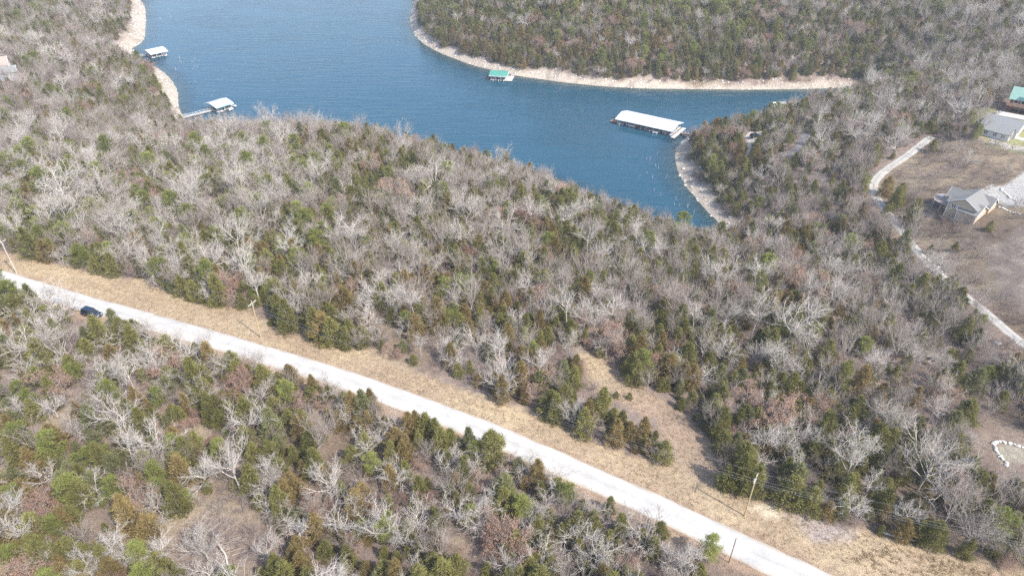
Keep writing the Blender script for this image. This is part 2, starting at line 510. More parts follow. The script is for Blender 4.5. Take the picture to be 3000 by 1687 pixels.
M['cedar_grey'] = leafy('cedar_grey_green', (.175, .182, .085), (.310, .305, .150))
M['pine'] = leafy('pine_green', (.185, .200, .055), (.340, .355, .115))
M['brown_leaf'] = leafy('dead_oak_leaf', (.26, .150, .105), (.46, .30, .22), .2)

def bark(name, a, c):
    m, nt, b = new_mat(name)
    oi = nt.nodes.new('ShaderNodeObjectInfo')
    n = noise(nt, 1.6, 5)
    ad = nt.nodes.new('ShaderNodeMath'); ad.operation = 'MULTIPLY_ADD'
    lk(nt, oi.outputs['Random'], ad.inputs[0]); ad.inputs[1].default_value = .5
    ad2 = nt.nodes.new('ShaderNodeMath'); ad2.operation = 'SUBTRACT'
    lk(nt, n.outputs[0], ad2.inputs[0]); ad2.inputs[1].default_value = .25
    lk(nt, ad2.outputs[0], ad.inputs[2])
    lk(nt, ramp(nt, ad.outputs[0], [(.1, a), (.85, c)]).outputs[0], b.inputs['Base Color'])
    b.inputs['Roughness'].default_value = .9
    b.inputs['Specular IOR Level'].default_value = .1
    return m
M['bark'] = bark('pale_bark', (.37, .33, .285), (.60, .55, .495))
M['bark_grey'] = bark('grey_twig', (.25, .208, .178), (.43, .375, .33))
M['bark_brush'] = bark('mauve_brush', (.20, .155, .14), (.33, .275, .25))
M['bark_cedar'] = bark('cedar_bark', (.16, .12, .09), (.26, .2, .16))
M['snag'] = flat('bleached_wood', (.52, .50, .47), .9)
M['straw'] = leafy('dry_grass', (.34, .255, .165), (.56, .445, .285), .3)
M['rock'] = flat('limestone', (.60, .56, .50), .95, 0, .3, .8)
M['white_rock'] = flat('white_limestone', (.54, .52, .475), .95, 0, .2, .8)
M['log'] = flat('bleached_log', (.36, .31, .27), .95, 0, .3, 2)
M['pole_wood'] = flat('treated_pole', (.46, .35, .19), .85, 0, .25, 1.2)
M['pole_grey'] = flat('weathered_pole', (.50, .46, .40), .85, 0, .25, 1.2)
M['post_brown'] = flat('brown_post', (.24, .15, .09), .85)
M['steel'] = flat('galvanised', (.62, .64, .66), .45, .6, .12)
M['porcelain'] = flat('porcelain', (.6, .6, .58), .3)
M['wire'] = flat('aluminium_wire', (.34, .34, .34), .6, 0)
M['roof_white'] = flat('white_metal_roof', (.56, .58, .59), .45, 0, .08, .25)
M['roof_green'] = flat('green_metal_roof', (.08, .27, .21), .45, 0, .12, .4)
M['roof_teal'] = flat('dull_green_roof', (.20, .33, .28), .6, 0, .15, .5)
M['shingle'] = flat('grey_shingle', (.20, .195, .185), .9, 0, .22, 2.5)
M['shingle_pale'] = flat('pale_shingle', (.235, .24, .235), .9, 0, .18, 2.5)
M['shingle_pink'] = flat('weathered_shingle', (.36, .28, .235), .9, 0, .18, 1.5)
M['shingle_brown'] = flat('brown_shingle', (.22, .16, .13), .9, 0, .2, 1.5)
M['tan'] = flat('tan_siding', (.50, .40, .285), .75, 0, .08, 1)
M['trim'] = flat('white_trim', (.80, .80, .78), .5, 0, .06)
M['white_wall'] = flat('white_siding', (.56, .55, .53), .7, 0, .08)
M['grey_wall'] = flat('grey_siding', (.42, .46, .50), .7, 0, .1)
M['red_wall'] = flat('red_barn_board', (.40, .075, .05), .8, 0, .2)
M['log_wall'] = flat('stained_log', (.21, .085, .045), .7, 0, .25, 3)
M['stone'] = flat('chimney_stone', (.30, .245, .21), .95, 0, .4, 2.5)
M['glass'] = flat('dark_glass', (.02, .025, .03), .08, 0, .2, .5, .6)
M['deck'] = flat('deck_boards', (.36, .30, .26), .85, 0, .2, 3)
M['deck_brown'] = flat('brown_deck', (.33, .20, .13), .85, 0, .2, 3)
M['deck_pale'] = flat('pale_dock_boards', (.46, .44, .405), .85, 0, .15, 3)
M['float'] = flat('dock_float', (.05, .055, .06), .7)
M['hull_white'] = flat('white_gelcoat', (.82, .82, .80), .25, 0, .05)
M['hull_blue'] = flat('blue_gelcoat', (.05, .12, .28), .25, 0, .05)
M['hull_red'] = flat('red_gelcoat', (.35, .05, .05), .25, 0, .05)
M['canvas'] = flat('navy_canvas', (.05, .07, .13), .8)
M['canvas_tan'] = flat('tan_canvas', (.5, .43, .32), .8)
M['seat'] = flat('boat_seat', (.55, .5, .44), .7)
M['teal_paint'] = flat('teal_paint', (.10, .50, .52), .5)
M['car_blue'] = flat('dark_blue_paint', (.022, .040, .075), .22, .3, .1, 1, .6)
M['car_black'] = flat('black_paint', (.012, .013, .016), .2, .2, .1, 1, .6)
M['tyre'] = flat('tyre_rubber', (.02, .02, .02), .9)
M['rim'] = flat('alloy_rim', (.5, .5, .52), .35, .8)
M['lamp_glass'] = flat('headlamp', (.75, .76, .78), .15)
M['tail_glass'] = flat('tail_lamp', (.4, .02, .02), .2)

# ------------------------------------------------------------------ object helpers
COLL = sc.collection
def tag(o, label=None, cat=None, group=None, kind=None):
    if label: o['label'] = label
    if cat: o['category'] = cat
    if group: o['group'] = group
    if kind: o['kind'] = kind
    return o
def empty(name, loc, rz=0.0, s=1.0):
    o = bpy.data.objects.new(name, None)
    o.empty_display_size = .5
    o.location = loc
    o.rotation_euler = (0, 0, rz)
    o.scale = (s, s, s) if not isinstance(s, (tuple, list)) else s
    COLL.objects.link(o)
    return o
def link_mesh(name, me, parent=None, loc=None, rot=None):
    o = bpy.data.objects.new(name, me)
    COLL.objects.link(o)
    if parent: o.parent = parent
    if loc is not None: o.location = loc
    if rot is not None: o.rotation_euler = rot
    return o
def np_mesh(name, V, F, mats, mat_idx=None, smooth_=False):
    """V (n,3), F (m,3) or (m,4)"""
    me = bpy.data.meshes.new(name)
    V = np.asarray(V, np.float32); F = np.asarray(F, np.int32)
    k = F.shape[1]
    me.vertices.add(len(V)); me.vertices.foreach_set('co', V.ravel())
    me.loops.add(F.size); me.loops.foreach_set('vertex_index', F.ravel())
    me.polygons.add(len(F))
    me.polygons.foreach_set('loop_start', np.arange(0, F.size, k, dtype=np.int32))
    me.polygons.foreach_set('loop_total', np.full(len(F), k, np.int32))
    for mt in mats: me.materials.append(mt)
    if mat_idx is not None: me.polygons.foreach_set('material_index', np.asarray(mat_idx, np.int32))
    if smooth_: me.polygons.foreach_set('use_smooth', np.ones(len(F), bool))
    me.update(calc_edges=True)
    return me

class MB:
    """collects simple solids and links them as one mesh object"""
    def __init__(s): s.v, s.f = [], []
    def poly(s, pts, faces):
        o = len(s.v)
        s.v += [tuple(p) for p in pts]
        s.f += [tuple(i + o for i in f) for f in faces]
        return s
    def box(s, x0, x1, y0, y1, z0, z1):
        return s.poly([(x0, y0, z0), (x1, y0, z0), (x1, y1, z0), (x0, y1, z0), (x0, y0, z1), (x1, y0, z1), (x1, y1, z1), (x0, y1, z1)],
                      [(0, 3, 2, 1), (4, 5, 6, 7), (0, 1, 5, 4), (1, 2, 6, 5), (2, 3, 7, 6), (3, 0, 4, 7)])
    def prism(s, prof, y0, y1, ax='y'):
        """closed profile in (x,z) swept along y (or in (y,z) along x)"""
        n = len(prof)
        if ax == 'y':
            P = [(a, y0, c) for a, c in prof] + [(a, y1, c) for a, c in prof]
        else:
            P = [(y0, a, c) for a, c in prof] + [(y1, a, c) for a, c in prof]
        fs = [tuple(range(n)), tuple(range(2 * n - 1, n - 1, -1))]
        fs += [(i, i + n, (i + 1) % n + n, (i + 1) % n) for i in range(n)]
        return s.poly(P, fs)
    def tube(s, a, c, r0, r1=None, n=8):
        r1 = r0 if r1 is None else r1
        a, c = Vector(a), Vector(c)
        d = (c - a).normalized()
        u = d.orthogonal().normalized(); w = d.cross(u)
        P = []
        for q, r in ((a, r0), (c, r1)):
            for i in range(n):
                t = 2 * math.pi * i / n
                P.append(q + (u * math.cos(t) + w * math.sin(t)) * r)
        fs = [tuple(range(n - 1, -1, -1)), tuple(range(n, 2 * n))] + [(i, (i + 1) % n, (i + 1) % n + n, i + n) for i in range(n)]
        return s.poly(P, fs)
    def mesh(s, name, mat, bevel=0):
        me = bpy.data.meshes.new(name)
        me.from_pydata(s.v, [], s.f)
        if mat: me.materials.append(mat)
        bm = bmesh.new(); bm.from_mesh(me)
        bmesh.ops.recalc_face_normals(bm, faces=bm.faces)
        if bevel:
            bmesh.ops.bevel(bm, geom=bm.edges[:], offset=bevel, segments=1, affect='EDGES', clamp_overlap=True)
        bm.to_mesh(me); bm.free()
        return me
    def build(s, name, mat, parent=None, bevel=0, loc=None):
        return link_mesh(name, s.mesh(name, mat, bevel), parent, loc)

# ------------------------------------------------------------------ house sites are levelled before the ground is built
HOUSE_P = ground_hit([(2800, 640)])[0]
SITES = {}
def site(key, px, r, blend, dz=0):
    p = ground_hit([px])[0]
    level(p[:2], r, blend, p[2] + dz)
    SITES[key] = (p[0], p[1], p[2] + dz)
site('white_house', (2925, 385), 12, 10)
site('log_house', (3010, 325), 12, 10)
site('left_house', (-6, 215), 12, 12)
site('left_house2', (28, 228), 7, 8)
site('shed', (75, 240), 5, 8)
site('garden', (2985, 1330), 9, 8)
PU, PV = project(XX, YY, H)

# ------------------------------------------------------------------ the setting
nx, ny = len(GX), len(GY)
idx = np.arange(nx * ny).reshape(nx, ny)
F = np.stack([idx[:-1, :-1], idx[1:, :-1], idx[1:, 1:], idx[:-1, 1:]], -1).reshape(-1, 4)
me = np_mesh('ground', np.stack([XX, YY, H], -1).reshape(-1, 3), F, [M['ground']], smooth_=True)
ca = me.color_attributes.new('cover', 'FLOAT_COLOR', 'POINT')
ca.data.foreach_set('color', np.concatenate([COL, np.ones(COL.shape[:2] + (1,))], -1).reshape(-1).astype(np.float32))
tag(link_mesh('ground', me), 'wooded hillside of brown leaf litter with pale limestone shore', kind='structure')

# water sheet over the lake bed only (kept inside the shoreline ground)
wx = axis([(-330, 280, 4.0)], -1200, 1200); wy = axis([(220, 680, 4.0)], 210, 2500)
WX, WY = np.meshgrid(wx, wy, indexing='ij')
WD = lake_dist(WX, WY)
ii = np.arange(len(wx) * len(wy)).reshape(len(wx), len(wy))
Fq = np.stack([ii[:-1, :-1], ii[1:, :-1], ii[1:, 1:], ii[:-1, 1:]], -1).reshape(-1, 4)
near = (WD.reshape(-1)[Fq] < 6).any(1)
Fq = Fq[near]
used = np.unique(Fq); remap = np.full(WX.size, -1); remap[used] = np.arange(len(used))
Vw = np.stack([WX, WY, np.full_like(WX, LAKE)], -1).reshape(-1, 3)[used]
me = np_mesh('lake', Vw, remap[Fq], [M['water']], smooth_=True)
dv = np.clip((-WD.reshape(-1)[used] + 1) / 12.0, 0.12, 1) ** .8
ca = me.color_attributes.new('depth', 'FLOAT_COLOR', 'POINT')
ca.data.foreach_set('color', np.repeat(dv[:, None], 4, 1).reshape(-1).astype(np.float32))
tag(link_mesh('lake', me), 'rippled blue lake with a narrow cove between wooded banks', kind='structure')

def ribbon(name, line, z, width, mat, lift, label, rut=None, crown=.06):
    line = np.asarray(line)
    t = np.gradient(line, axis=0)
    t /= np.linalg.norm(t, axis=1)[:, None]
    nrm = np.stack([-t[:, 1], t[:, 0]], 1)
    cols = np.linspace(-1, 1, 15)
    V, C = [], []
    s = np.arange(len(line)) * 1.0
    for c in cols:
        wob = vnoise(s * 1.0 + 40 * c, s * 0 + 7 * c, 2.2, 31) * .14 * (abs(c) > .99)
        off = c * (width / 2 + wob)
        q = line + nrm * np.atleast_1d(off)[:, None]
        zz = z + lift + crown * (1 - c * c)
        if abs(c) > .99: zz = zz - .10
        V.append(np.c_[q, zz])
        k = 1.0
        if rut is not None:
            k = 1 - rut * math.exp(-((abs(c) - 0.0) / .14) ** 2) + .05 * math.exp(-((abs(c) - .45) / .14) ** 2)
        kk = k * (1 + .07 * vnoise(s, s * 0 + 9 * c, 6.0, 61) + .05 * vnoise(s, s * 0 + 20 * c, 1.6, 62))
        e_ = np.clip((abs(c) - .80) / .2 + .45 * vnoise(s, s * 0 + 30 * c, 2.5, 63) * (abs(c) > .75), 0, 1)[..., None]
        base_ = np.c_[kk, kk * .995, kk * .985]
        base_ = base_ * (1 - e_) + np.array([.80, .68, .53]) * e_
        C.append(np.c_[base_, np.ones(len(line))])
    V = np.stack(V, 1); C = np.stack(C, 1)
    n, k = V.shape[:2]
    ii = np.arange(n * k).reshape(n, k)
    Fq = np.stack([ii[:-1, :-1], ii[1:, :-1], ii[1:, 1:], ii[:-1, 1:]], -1).reshape(-1, 4)
    me = np_mesh(name, V.reshape(-1, 3), Fq, [mat], smooth_=True)
    ca = me.color_attributes.new('cover', 'FLOAT_COLOR', 'POINT')
    ca.data.foreach_set('color', C.reshape(-1).astype(np.float32))
    return tag(link_mesh(name, me), label, kind='structure')
rr = resample(np.c_[ROAD, ROAD_Z], 1.0)
ribbon('gravel_road', rr[:, :2], rr[:, 2], ROAD_W, M['road'], .10, 'wide pale gravel road crossing the woods', rut=.10)
tt = resample(np.c_[TRACK, TRACK_Z], 1.0)
ribbon('gravel_track', tt[:, :2], tt[:, 2], 3.3, M['track'], .10, 'narrow white gravel track bending past the tan house', rut=.22)

# ------------------------------------------------------------------ tree shapes
def grow_tree(rng, kind):
    """list of (p0,p1,r0,r1,level) segments of a leafless tree, base at the origin"""
    S, tips = [], []
    up = np.array([0, 0, 1.0])
    P = dict(oak=dict(h=11.0, trunk=.30, limbs=(6, 9), sub=(6, 8), sub2=(5, 7), tw=(3, 5), ang=(30, 75), gn=.19, rad=(.20, .110, .054, .028, .015), len_=(.50, .52, .50, .5), trop=.05),
             tall=dict(h=13.0, trunk=.45, limbs=(6, 8), sub=(5, 7), sub2=(5, 6), tw=(3, 4), ang=(25, 55), gn=.18, rad=(.16, .075, .040, .022, .013), len_=(.34, .52, .5, .5), trop=.10),
             fine=dict(h=9.5, trunk=.32, limbs=(6, 8), sub=(5, 7), sub2=(4, 5), tw=(3, 4), ang=(22, 56), gn=.13, rad=(.12, .055, .030, .018, .011), len_=(.50, .52, .48, .48), trop=.14),
             brush=dict(h=3.0, trunk=.06, limbs=(7, 9), sub=(5, 6), sub2=(3, 4), tw=(2, 3), ang=(20, 70), gn=.22, rad=(.035, .028, .020, .014, .010), len_=(.75, .5, .5, .5), trop=.10))[kind]
    def branch(p, d, L, r0, r1, lv, nseg):
        pts = [p]
        for i in range(nseg):
            d = d + rng.normal(0, P['gn'] * (1.0 if lv else .25), 3) + up * P['trop'] * (1 if lv > 0 else 0)
            d = d / np.linalg.norm(d)
            q = pts[-1] + d * L / nseg
            a, c = r0 + (r1 - r0) * i / nseg, r0 + (r1 - r0) * (i + 1) / nseg
            S.append((pts[-1], q, a, c, lv))
            pts.append(q)
        return np.array(pts), d
    def side(d, ang, az):
        u = np.cross(d, up if abs(d[2]) < .95 else np.array([1.0, 0, 0])); u /= np.linalg.norm(u)
        w = np.cross(d, u)
        return d * math.cos(ang) + (u * math.cos(az) + w * math.sin(az)) * math.sin(ang)
    h = P['h']
    tp, td = branch(np.zeros(3), np.array([rng.normal(0, .06), rng.normal(0, .06), 1.0]), h * P['trunk'], P['rad'][0], P['rad'][0] * .72, 0, 4)
    def at(pts, f):
        x = f * (len(pts) - 1); i = min(int(x), len(pts) - 2)
        return pts[i] + (pts[i + 1] - pts[i]) * (x - i), pts[i + 1] - pts[i]
    nl = rng.integers(*P['limbs'], endpoint=True)
    az0 = rng.random() * 6.28
    for i in range(nl):
        f = 1.0 if i < nl * .6 else rng.uniform(.55, .97)
        p, dd = at(tp, f)
        dd = dd / np.linalg.norm(dd)
        a = R(rng.uniform(*P['ang'])) * (.75 if i == 0 else 1)
        d = side(dd, a, az0 + i * 2.4 + rng.normal(0, .3))
        L1 = h * P['len_'][0] * rng.uniform(.75, 1.2)
        b1, e1 = branch(p, d, L1, P['rad'][1] * rng.uniform(.8, 1.15), P['rad'][2] * .9, 1, 5)
        for j in range(rng.integers(*P['sub'], endpoint=True)):
            f2 = 1.0 if j == 0 else rng.uniform(.25, 1)
            p2, d2 = at(b1, f2); d2 = d2 / np.linalg.norm(d2)
            d2 = side(d2, R(rng.uniform(18, 62)), rng.random() * 6.28)
            b2, _ = branch(p2, d2, L1 * P['len_'][1] * rng.uniform(.7, 1.25), P['rad'][2], P['rad'][3] * .9, 2, 4)
            for k in range(rng.integers(*P['sub2'], endpoint=True)):
                p3, d3 = at(b2, 1.0 if k == 0 else rng.uniform(.2, 1)); d3 = d3 / np.linalg.norm(d3)
                d3 = side(d3, R(rng.uniform(20, 65)), rng.random() * 6.28)
                b3, _ = branch(p3, d3, L1 * P['len_'][1] * P['len_'][2] * rng.uniform(.6, 1.3), P['rad'][3], P['rad'][4], 3, 3)
                for l in range(rng.integers(*P['tw'], endpoint=True)):
                    p4, d4 = at(b3, 1.0 if l == 0 else rng.uniform(.15, 1)); d4 = d4 / np.linalg.norm(d4)
                    d4 = side(d4, R(rng.uniform(15, 60)), rng.random() * 6.28)
                    b4, _ = branch(p4, d4, L1 * P['len_'][1] * P['len_'][2] * P['len_'][3] * rng.uniform(.6, 1.4), P['rad'][4], P['rad'][4] * .55, 4, 2)
                    tips.append(b4[-1])
    return S, np.array(tips)

def tubes(segs, n=3):
    p0 = np.array([s[0] for s in segs]); p1 = np.array([s[1] for s in segs])
    r0 = np.array([s[2] for s in segs]); r1 = np.array([s[3] for s in segs])
    d = p1 - p0
    d /= np.linalg.norm(d, axis=1)[:, None] + 1e-9
    ref = np.where(np.abs(d[:, 2:3]) < .9, [[0, 0, 1.0]], [[1.0, 0, 0]])
    u = np.cross(d, ref); u /= np.linalg.norm(u, axis=1)[:, None]
    w = np.cross(d, u)
    V = []
    for p, r in ((p0, r0), (p1, r1)):
        for i in range(n):
            t = 2 * math.pi * i / n
            V.append(p + (u * math.cos(t) + w * math.sin(t)) * r[:, None])
    V = np.stack(V, 1)                       # (m, 2n, 3)
    m = len(segs)
    base = (np.arange(m) * 2 * n)[:, None]
    F = np.concatenate([base + np.array([[i, (i + 1) % n, (i + 1) % n + n, i + n]]) for i in range(n)], 0)
    return V.reshape(-1, 3), F

def leaf_tris(cent, axis_d, ln, wd, rng):
    n = len(cent)
    axis_d = axis_d / (np.linalg.norm(axis_d, axis=1)[:, None] + 1e-9)
    s = np.cross(axis_d, rng.normal(0, 1, (n, 3)))
    s /= np.linalg.norm(s, axis=1)[:, None] + 1e-9
    a = cent - s * wd[:, None]; b = cent + s * wd[:, None]; c = cent + axis_d * ln[:, None]
    V = np.stack([a, b, c], 1).reshape(-1, 3)
    return V, np.arange(3 * n).reshape(-1, 3)

def evergreen(rng, form):
    """foliage triangles of a cedar (cone, egg) or a pine (round tufts) and its stem"""
    h = dict(cone=6.6, egg=5.6, pine=7.5)[form]
    Rm = dict(cone=1.75, egg=2.1, pine=2.1)[form] * rng.uniform(.9, 1.1)
    z0 = dict(cone=.03, egg=.04, pine=.22)[form]
    nc = dict(cone=230, egg=240, pine=110)[form]
    V, Fs, C = [], [], []
    lob = rng.random(6) * 6.28
    cs, ds, sp = [], [], []
    for i in range(nc):
        t = z0 + (1 - z0) * rng.random() ** (1.15 if form != 'pine' else .8)
        q = (t - z0) / (1 - z0)
        if form == 'cone': prof = (1 - q) ** .8 * min(1.0, .6 + q * 2.4) * 1.15
        elif form == 'egg': prof = (1 - q ** 1.6) ** .9 * min(1, .66 + q * 1.6)
        else: prof = math.sqrt(max(0.0, 1 - ((q - .42) / .60) ** 2))
        az = rng.random() * 6.28
        lobe = 1 + .22 * math.sin(3 * az + lob[0] + q * 7) + .18 * math.sin(5 * az + lob[1] - q * 11)
        r = Rm * prof * lobe * (rng.random() ** .35 if form != 'pine' else rng.random() ** .5)
        cs.append((r * math.cos(az), r * math.sin(az), h * t))
        ds.append((math.cos(az), math.sin(az), .75 if form != 'pine' else .35))
        sp.append(1 - .5 * q)
    cs, ds, sp = np.array(cs), np.array(ds), np.array(sp)
    per = 15 if form != 'pine' else 34
    spread = .27 if form != 'pine' else .38
    cc = np.repeat(cs, per, 0) + rng.normal(0, 1, (nc * per, 3)) * spread * np.repeat(sp, per)[:, None] * np.array([1, 1, .8])
    dd = np.repeat(ds, per, 0) + rng.normal(0, .55, (nc * per, 3))
    n = len(cc)
    ln = rng.uniform(.22, .62, n) if form != 'pine' else rng.uniform(.22, .46, n)
    wd = rng.uniform(.04, .085, n) if form != 'pine' else rng.uniform(.04, .075, n)
    Vf, Ff = leaf_tris(cc, dd, ln, wd, rng)
    stem = [(np.array([0, 0, 0]), np.array([0, 0, h * .45]), .12, .08, 0), (np.array([0, 0, h * .45]), np.array([0, 0, h * .93]), .08, .02, 0)]
    for i in range(14):
        t = rng.uniform(.12, .8); az = rng.random() * 6.28
        stem.append((np.array([0, 0, h * t]), np.array([math.cos(az) * Rm * .6 * (1 - t), math.sin(az) * Rm * .6 * (1 - t), h * t + .4]), .03, .012, 1))
    return (Vf, Ff), tubes(stem, 5)

LIB = {}          # kind -> list of dict(trunk=mesh, crown=mesh, all=mesh, h, w)
def quads_to_tris(F):
    return np.concatenate([F[:, [0, 1, 2]], F[:, [0, 2, 3]]], 0)
def add_bare(kind, n, mat, seed, twig_mat=None):
    for i in range(n):
        rng = np.random.default_rng(seed + i)
        S, tips = grow_tree(rng, kind)
        lo = [s for s in S if s[4] == 0]; hi = [s for s in S if s[4] > 0]
        Vt, Ft = tubes(lo, 7)
        Vt[:7, 2] -= .5      # root the stem in the ground
        big = [s for s in hi if s[4] <= 2]; small = [s for s in hi if s[4] > 2]
        Vb, Fb = tubes(big, 4); Vs, Fs = tubes(small, 3)
        Vc = np.r_[Vb, Vs]; Fc = np.r_[Fb, Fs + len(Vb)]
        mi = np.r_[np.zeros(len(Fb)), np.ones(len(Fs))].astype(int)
        mats = [mat, twig_mat or mat]
        trunk = np_mesh(kind + '_trunk', Vt, Ft, [mat], smooth_=True)
        crown = np_mesh(kind + '_crown', Vc, Fc, mats, mi)
        al = np_mesh(kind + '_tree', np.r_[Vt, Vc], np.r_[Ft, Fc + len(Vt)], mats, np.r_[np.zeros(len(Ft), int), mi])
        LIB.setdefault(kind, []).append(dict(trunk=trunk, crown=crown, all=al, h=float(Vc[:, 2].max()), w=float(np.percentile(np.hypot(Vc[:, 0], Vc[:, 1]), 97) * 2), tips=tips))
add_bare('oak', 9, M['bark'], 100)
add_bare('tall', 5, M['bark'], 200)
add_bare('fine', 6, M['bark_grey'], 300)
add_bare('brush', 5, M['bark_brush'], 400)
# oaks that kept their dead leaves
for i in range(3):
    rng = np.random.default_rng(520 + i)
    S, tips = grow_tree(rng, 'oak')
    lo = [s for s in S if s[4] == 0]; hi = [s for s in S if s[4] > 0]
    Vt, Ft = tubes(lo, 6); Vc, Fc = tubes(hi, 3)
    sel = tips[rng.random(len(tips)) < .75]
    cc = np.repeat(sel, 5, 0) + rng.normal(0, .26, (len(sel) * 5, 3))
    Vl, Fl = leaf_tris(cc, rng.normal(0, 1, cc.shape), rng.uniform(.18, .34, len(cc)), rng.uniform(.08, .14, len(cc)), rng)
    Tt, Tc = quads_to_tris(Ft), quads_to_tris(Fc)
    sc_ = .62
    Vt, Vc, Vl = Vt * sc_, Vc * sc_, Vl * sc_
    Vt[:6, 2] -= .4
    trunk = np_mesh('leafy_trunk', Vt, Tt, [M['bark_grey']])
    branches = np_mesh('leafy_branches', Vc, Tc, [M['bark_grey']])
    crown = np_mesh('leafy_crown', Vl, Fl, [M['brown_leaf']])
    al = np_mesh('leafy_tree', np.r_[Vt, Vc, Vl], np.r_[Tt, Tc + len(Vt), Fl + len(Vt) + len(Vc)], [M['bark_grey'], M['brown_leaf']], np.r_[np.zeros(len(Tt) + len(Tc), int), np.ones(len(Fl), int)])
    LIB.setdefault('leafy', []).append(dict(trunk=trunk, branches=branches, crown=crown, all=al, h=float(Vl[:, 2].max()), w=float(np.percentile(np.hypot(Vl[:, 0], Vl[:, 1]), 97) * 2)))
for form, n, seed in (('cone', 4, 700), ('egg', 4, 800), ('pine', 3, 900)):
    for i in range(n):
        rng = np.random.default_rng(seed + i)
        (Vf, Ff), (Vs, Fs) = evergreen(rng, form)
        Ts = quads_to_tris(Fs)
        Vs[Vs[:, 2] < .01, 2] -= .4
        variants = [('cedar', M['cedar']), ('rust', M['cedar_rust']), ('grey', M['cedar_grey'])] if form != 'pine' else [('pine', M['pine'])]
        trunk = np_mesh(form + '_trunk', Vs, Ts, [M['bark_cedar']])
        for key, mt in variants:
            crown = np_mesh(key + '_crown', Vf, Ff, [mt])
            al = np_mesh(key + '_tree', np.r_[Vf, Vs], np.r_[Ff, Ts + len(Vf)], [mt, M['bark_cedar']], np.r_[np.zeros(len(Ff), int), np.ones(len(Ts), int)])
            LIB.setdefault(key, []).append(dict(trunk=trunk, crown=crown, all=al, h=float(Vf[:, 2].max()), w=float(np.percentile(np.hypot(Vf[:, 0], Vf[:, 1]), 97) * 2)))

# ------------------------------------------------------------------ trees picked out of the photograph: crown centre and crown width in photo pixels
def zpts(x0, y0, s, rows):
    return [(x0 + a * s, y0 + b * s, w * s) for a, b, w in rows]
BARE = zpts(0, 1124, .3885, [(380, 140, 200), (130, 150, 170), (540, 280, 240), (880, 200, 330), (1520, 40, 300), (1840, 230, 400), (2330, 300, 400), (330, 650, 260), (700, 740, 190), (1750, 580, 380), (1510, 640, 200), (2000, 620, 180), (2470, 700, 380), (2050, 880, 210), (130, 900, 170), (810, 1190, 320), (640, 1350, 230), (1510, 1180, 420), (960, 1250, 200), (1180, 1230, 210), (2240, 1050, 120), (1550, 1390, 200), (1150, 840, 120)])
BARE += zpts(1000, 1124, .3885, [(400, 640, 300), (200, 400, 210), (60, 170, 210), (800, 560, 230), (1010, 540, 250), (400, 280, 170), (860, 930, 420), (1180, 850, 240), (1530, 870, 280), (1640, 610, 330), (1410, 530, 190), (1310, 1100, 280), (1260, 1340, 260), (1510, 1290, 300), (1800, 1110, 210), (2120, 1020, 250), (1890, 920, 210), (2500, 1290, 210), (560, 990, 120), (470, 1130, 120)])
BARE += zpts(0, 562, .388, [(60, 230, 190), (190, 60, 190), (430, 80, 300), (630, 50, 160), (900, 220, 280), (910, 420, 300), (1120, 380, 260), (1200, 270, 240), (660, 330, 130), (1290, 150, 200), (1400, 330, 220), (1440, 580, 200), (1330, 540, 220), (1640, 610, 200), (1660, 230, 300), (1750, 60, 210), (1900, 330, 250), (1830, 500, 220), (1920, 680, 230), (2130, 740, 210), (2250, 500, 210), (2330, 640, 280), (2230, 250, 260), (1570, 430, 170), (2000, 40, 200), (50, 840, 220), (230, 880, 240), (380, 1050, 220), (170, 1270, 260), (30, 1100, 160), (520, 1230, 180), (760, 1040, 200), (640, 1020, 190), (880, 1050, 160), (340, 750, 160), (1120, 1010, 250), (800, 1270, 220), (960, 1370, 200), (1110, 1200, 220), (1430, 1340, 300), (1680, 1260, 170), (1900, 1200, 220), (2490, 1340, 140), (450, 440, 170), (1240, 960, 150)])
BARE += zpts(1000, 562, .388, [(60, 30, 200), (190, 190, 160), (270, 40, 190), (620, 210, 280), (420, 370, 250), (560, 280, 160), (860, 30, 200), (60, 480, 280), (450, 590, 340), (690, 520, 260), (890, 500, 220), (1200, 510, 240), (1420, 530, 200), (870, 780, 220), (970, 700, 190), (50, 800, 280), (200, 900, 250), (490, 960, 240), (690, 900, 260), (590, 1120, 140), (780, 1160, 200), (1010, 1230, 260), (1200, 1130, 240), (1340, 950, 220), (1510, 1280, 280), (1730, 1100, 200), (1740, 1210, 190), (1560, 690, 200), (1690, 660, 300), (1890, 860, 170), (2000, 450, 240), (2180, 520, 300), (2050, 850, 340), (2250, 950, 240), (2010, 1130, 190), (2150, 200, 200), (1770, 240, 170), (2340, 1150, 190), (2520, 690, 200), (2480, 1280, 210)])
BARE += zpts(2000, 562, .388, [(690, 240, 190), (1030, 360, 230), (690, 540, 240), (910, 510, 160), (1420, 580, 260), (400, 880, 260), (180, 1090, 320), (590, 1210, 190), (870, 1330, 170), (130, 1370, 240), (1500, 990, 180), (1780, 850, 240), (2020, 930, 260), (1620, 900, 200), (1440, 810, 160), (1140, 1350, 260), (1470, 1260, 200), (2460, 1300, 160)])
BARE += zpts(2000, 1124, .3885, [(280, 210, 250), (1020, 170, 260), (1240, 220, 190), (1690, 230, 200), (1920, 150, 220), (870, 560, 190), (1100, 590, 240), (1080, 400, 180), (1420, 730, 220), (1290, 890, 200), (750, 380, 150), (1590, 560, 240), (1700, 960, 130), (1990, 640, 200), (2080, 850, 340), (2150, 650, 200), (2480, 1000, 220), (2500, 720, 170), (60, 1280, 250), (2330, 1060, 140)])
EVER = [(*p, 'cedar') for p in zpts(1000, 1124, .3885, [(1620, 150, 180), (1740, 170, 180), (1980, 110, 200), (1830, 320, 190), (2440, 480, 190), (630, 280, 200), (820, 390, 170), (540, 920, 130), (760, 1390, 260), (1250, 700, 90), (2030, 890, 110), (2270, 1130, 140), (2410, 1080, 170), (1930, 1230, 130), (590, 1290, 110), (1100, 1370, 110), (420, 1290, 110), (1660, 1090, 110)])]
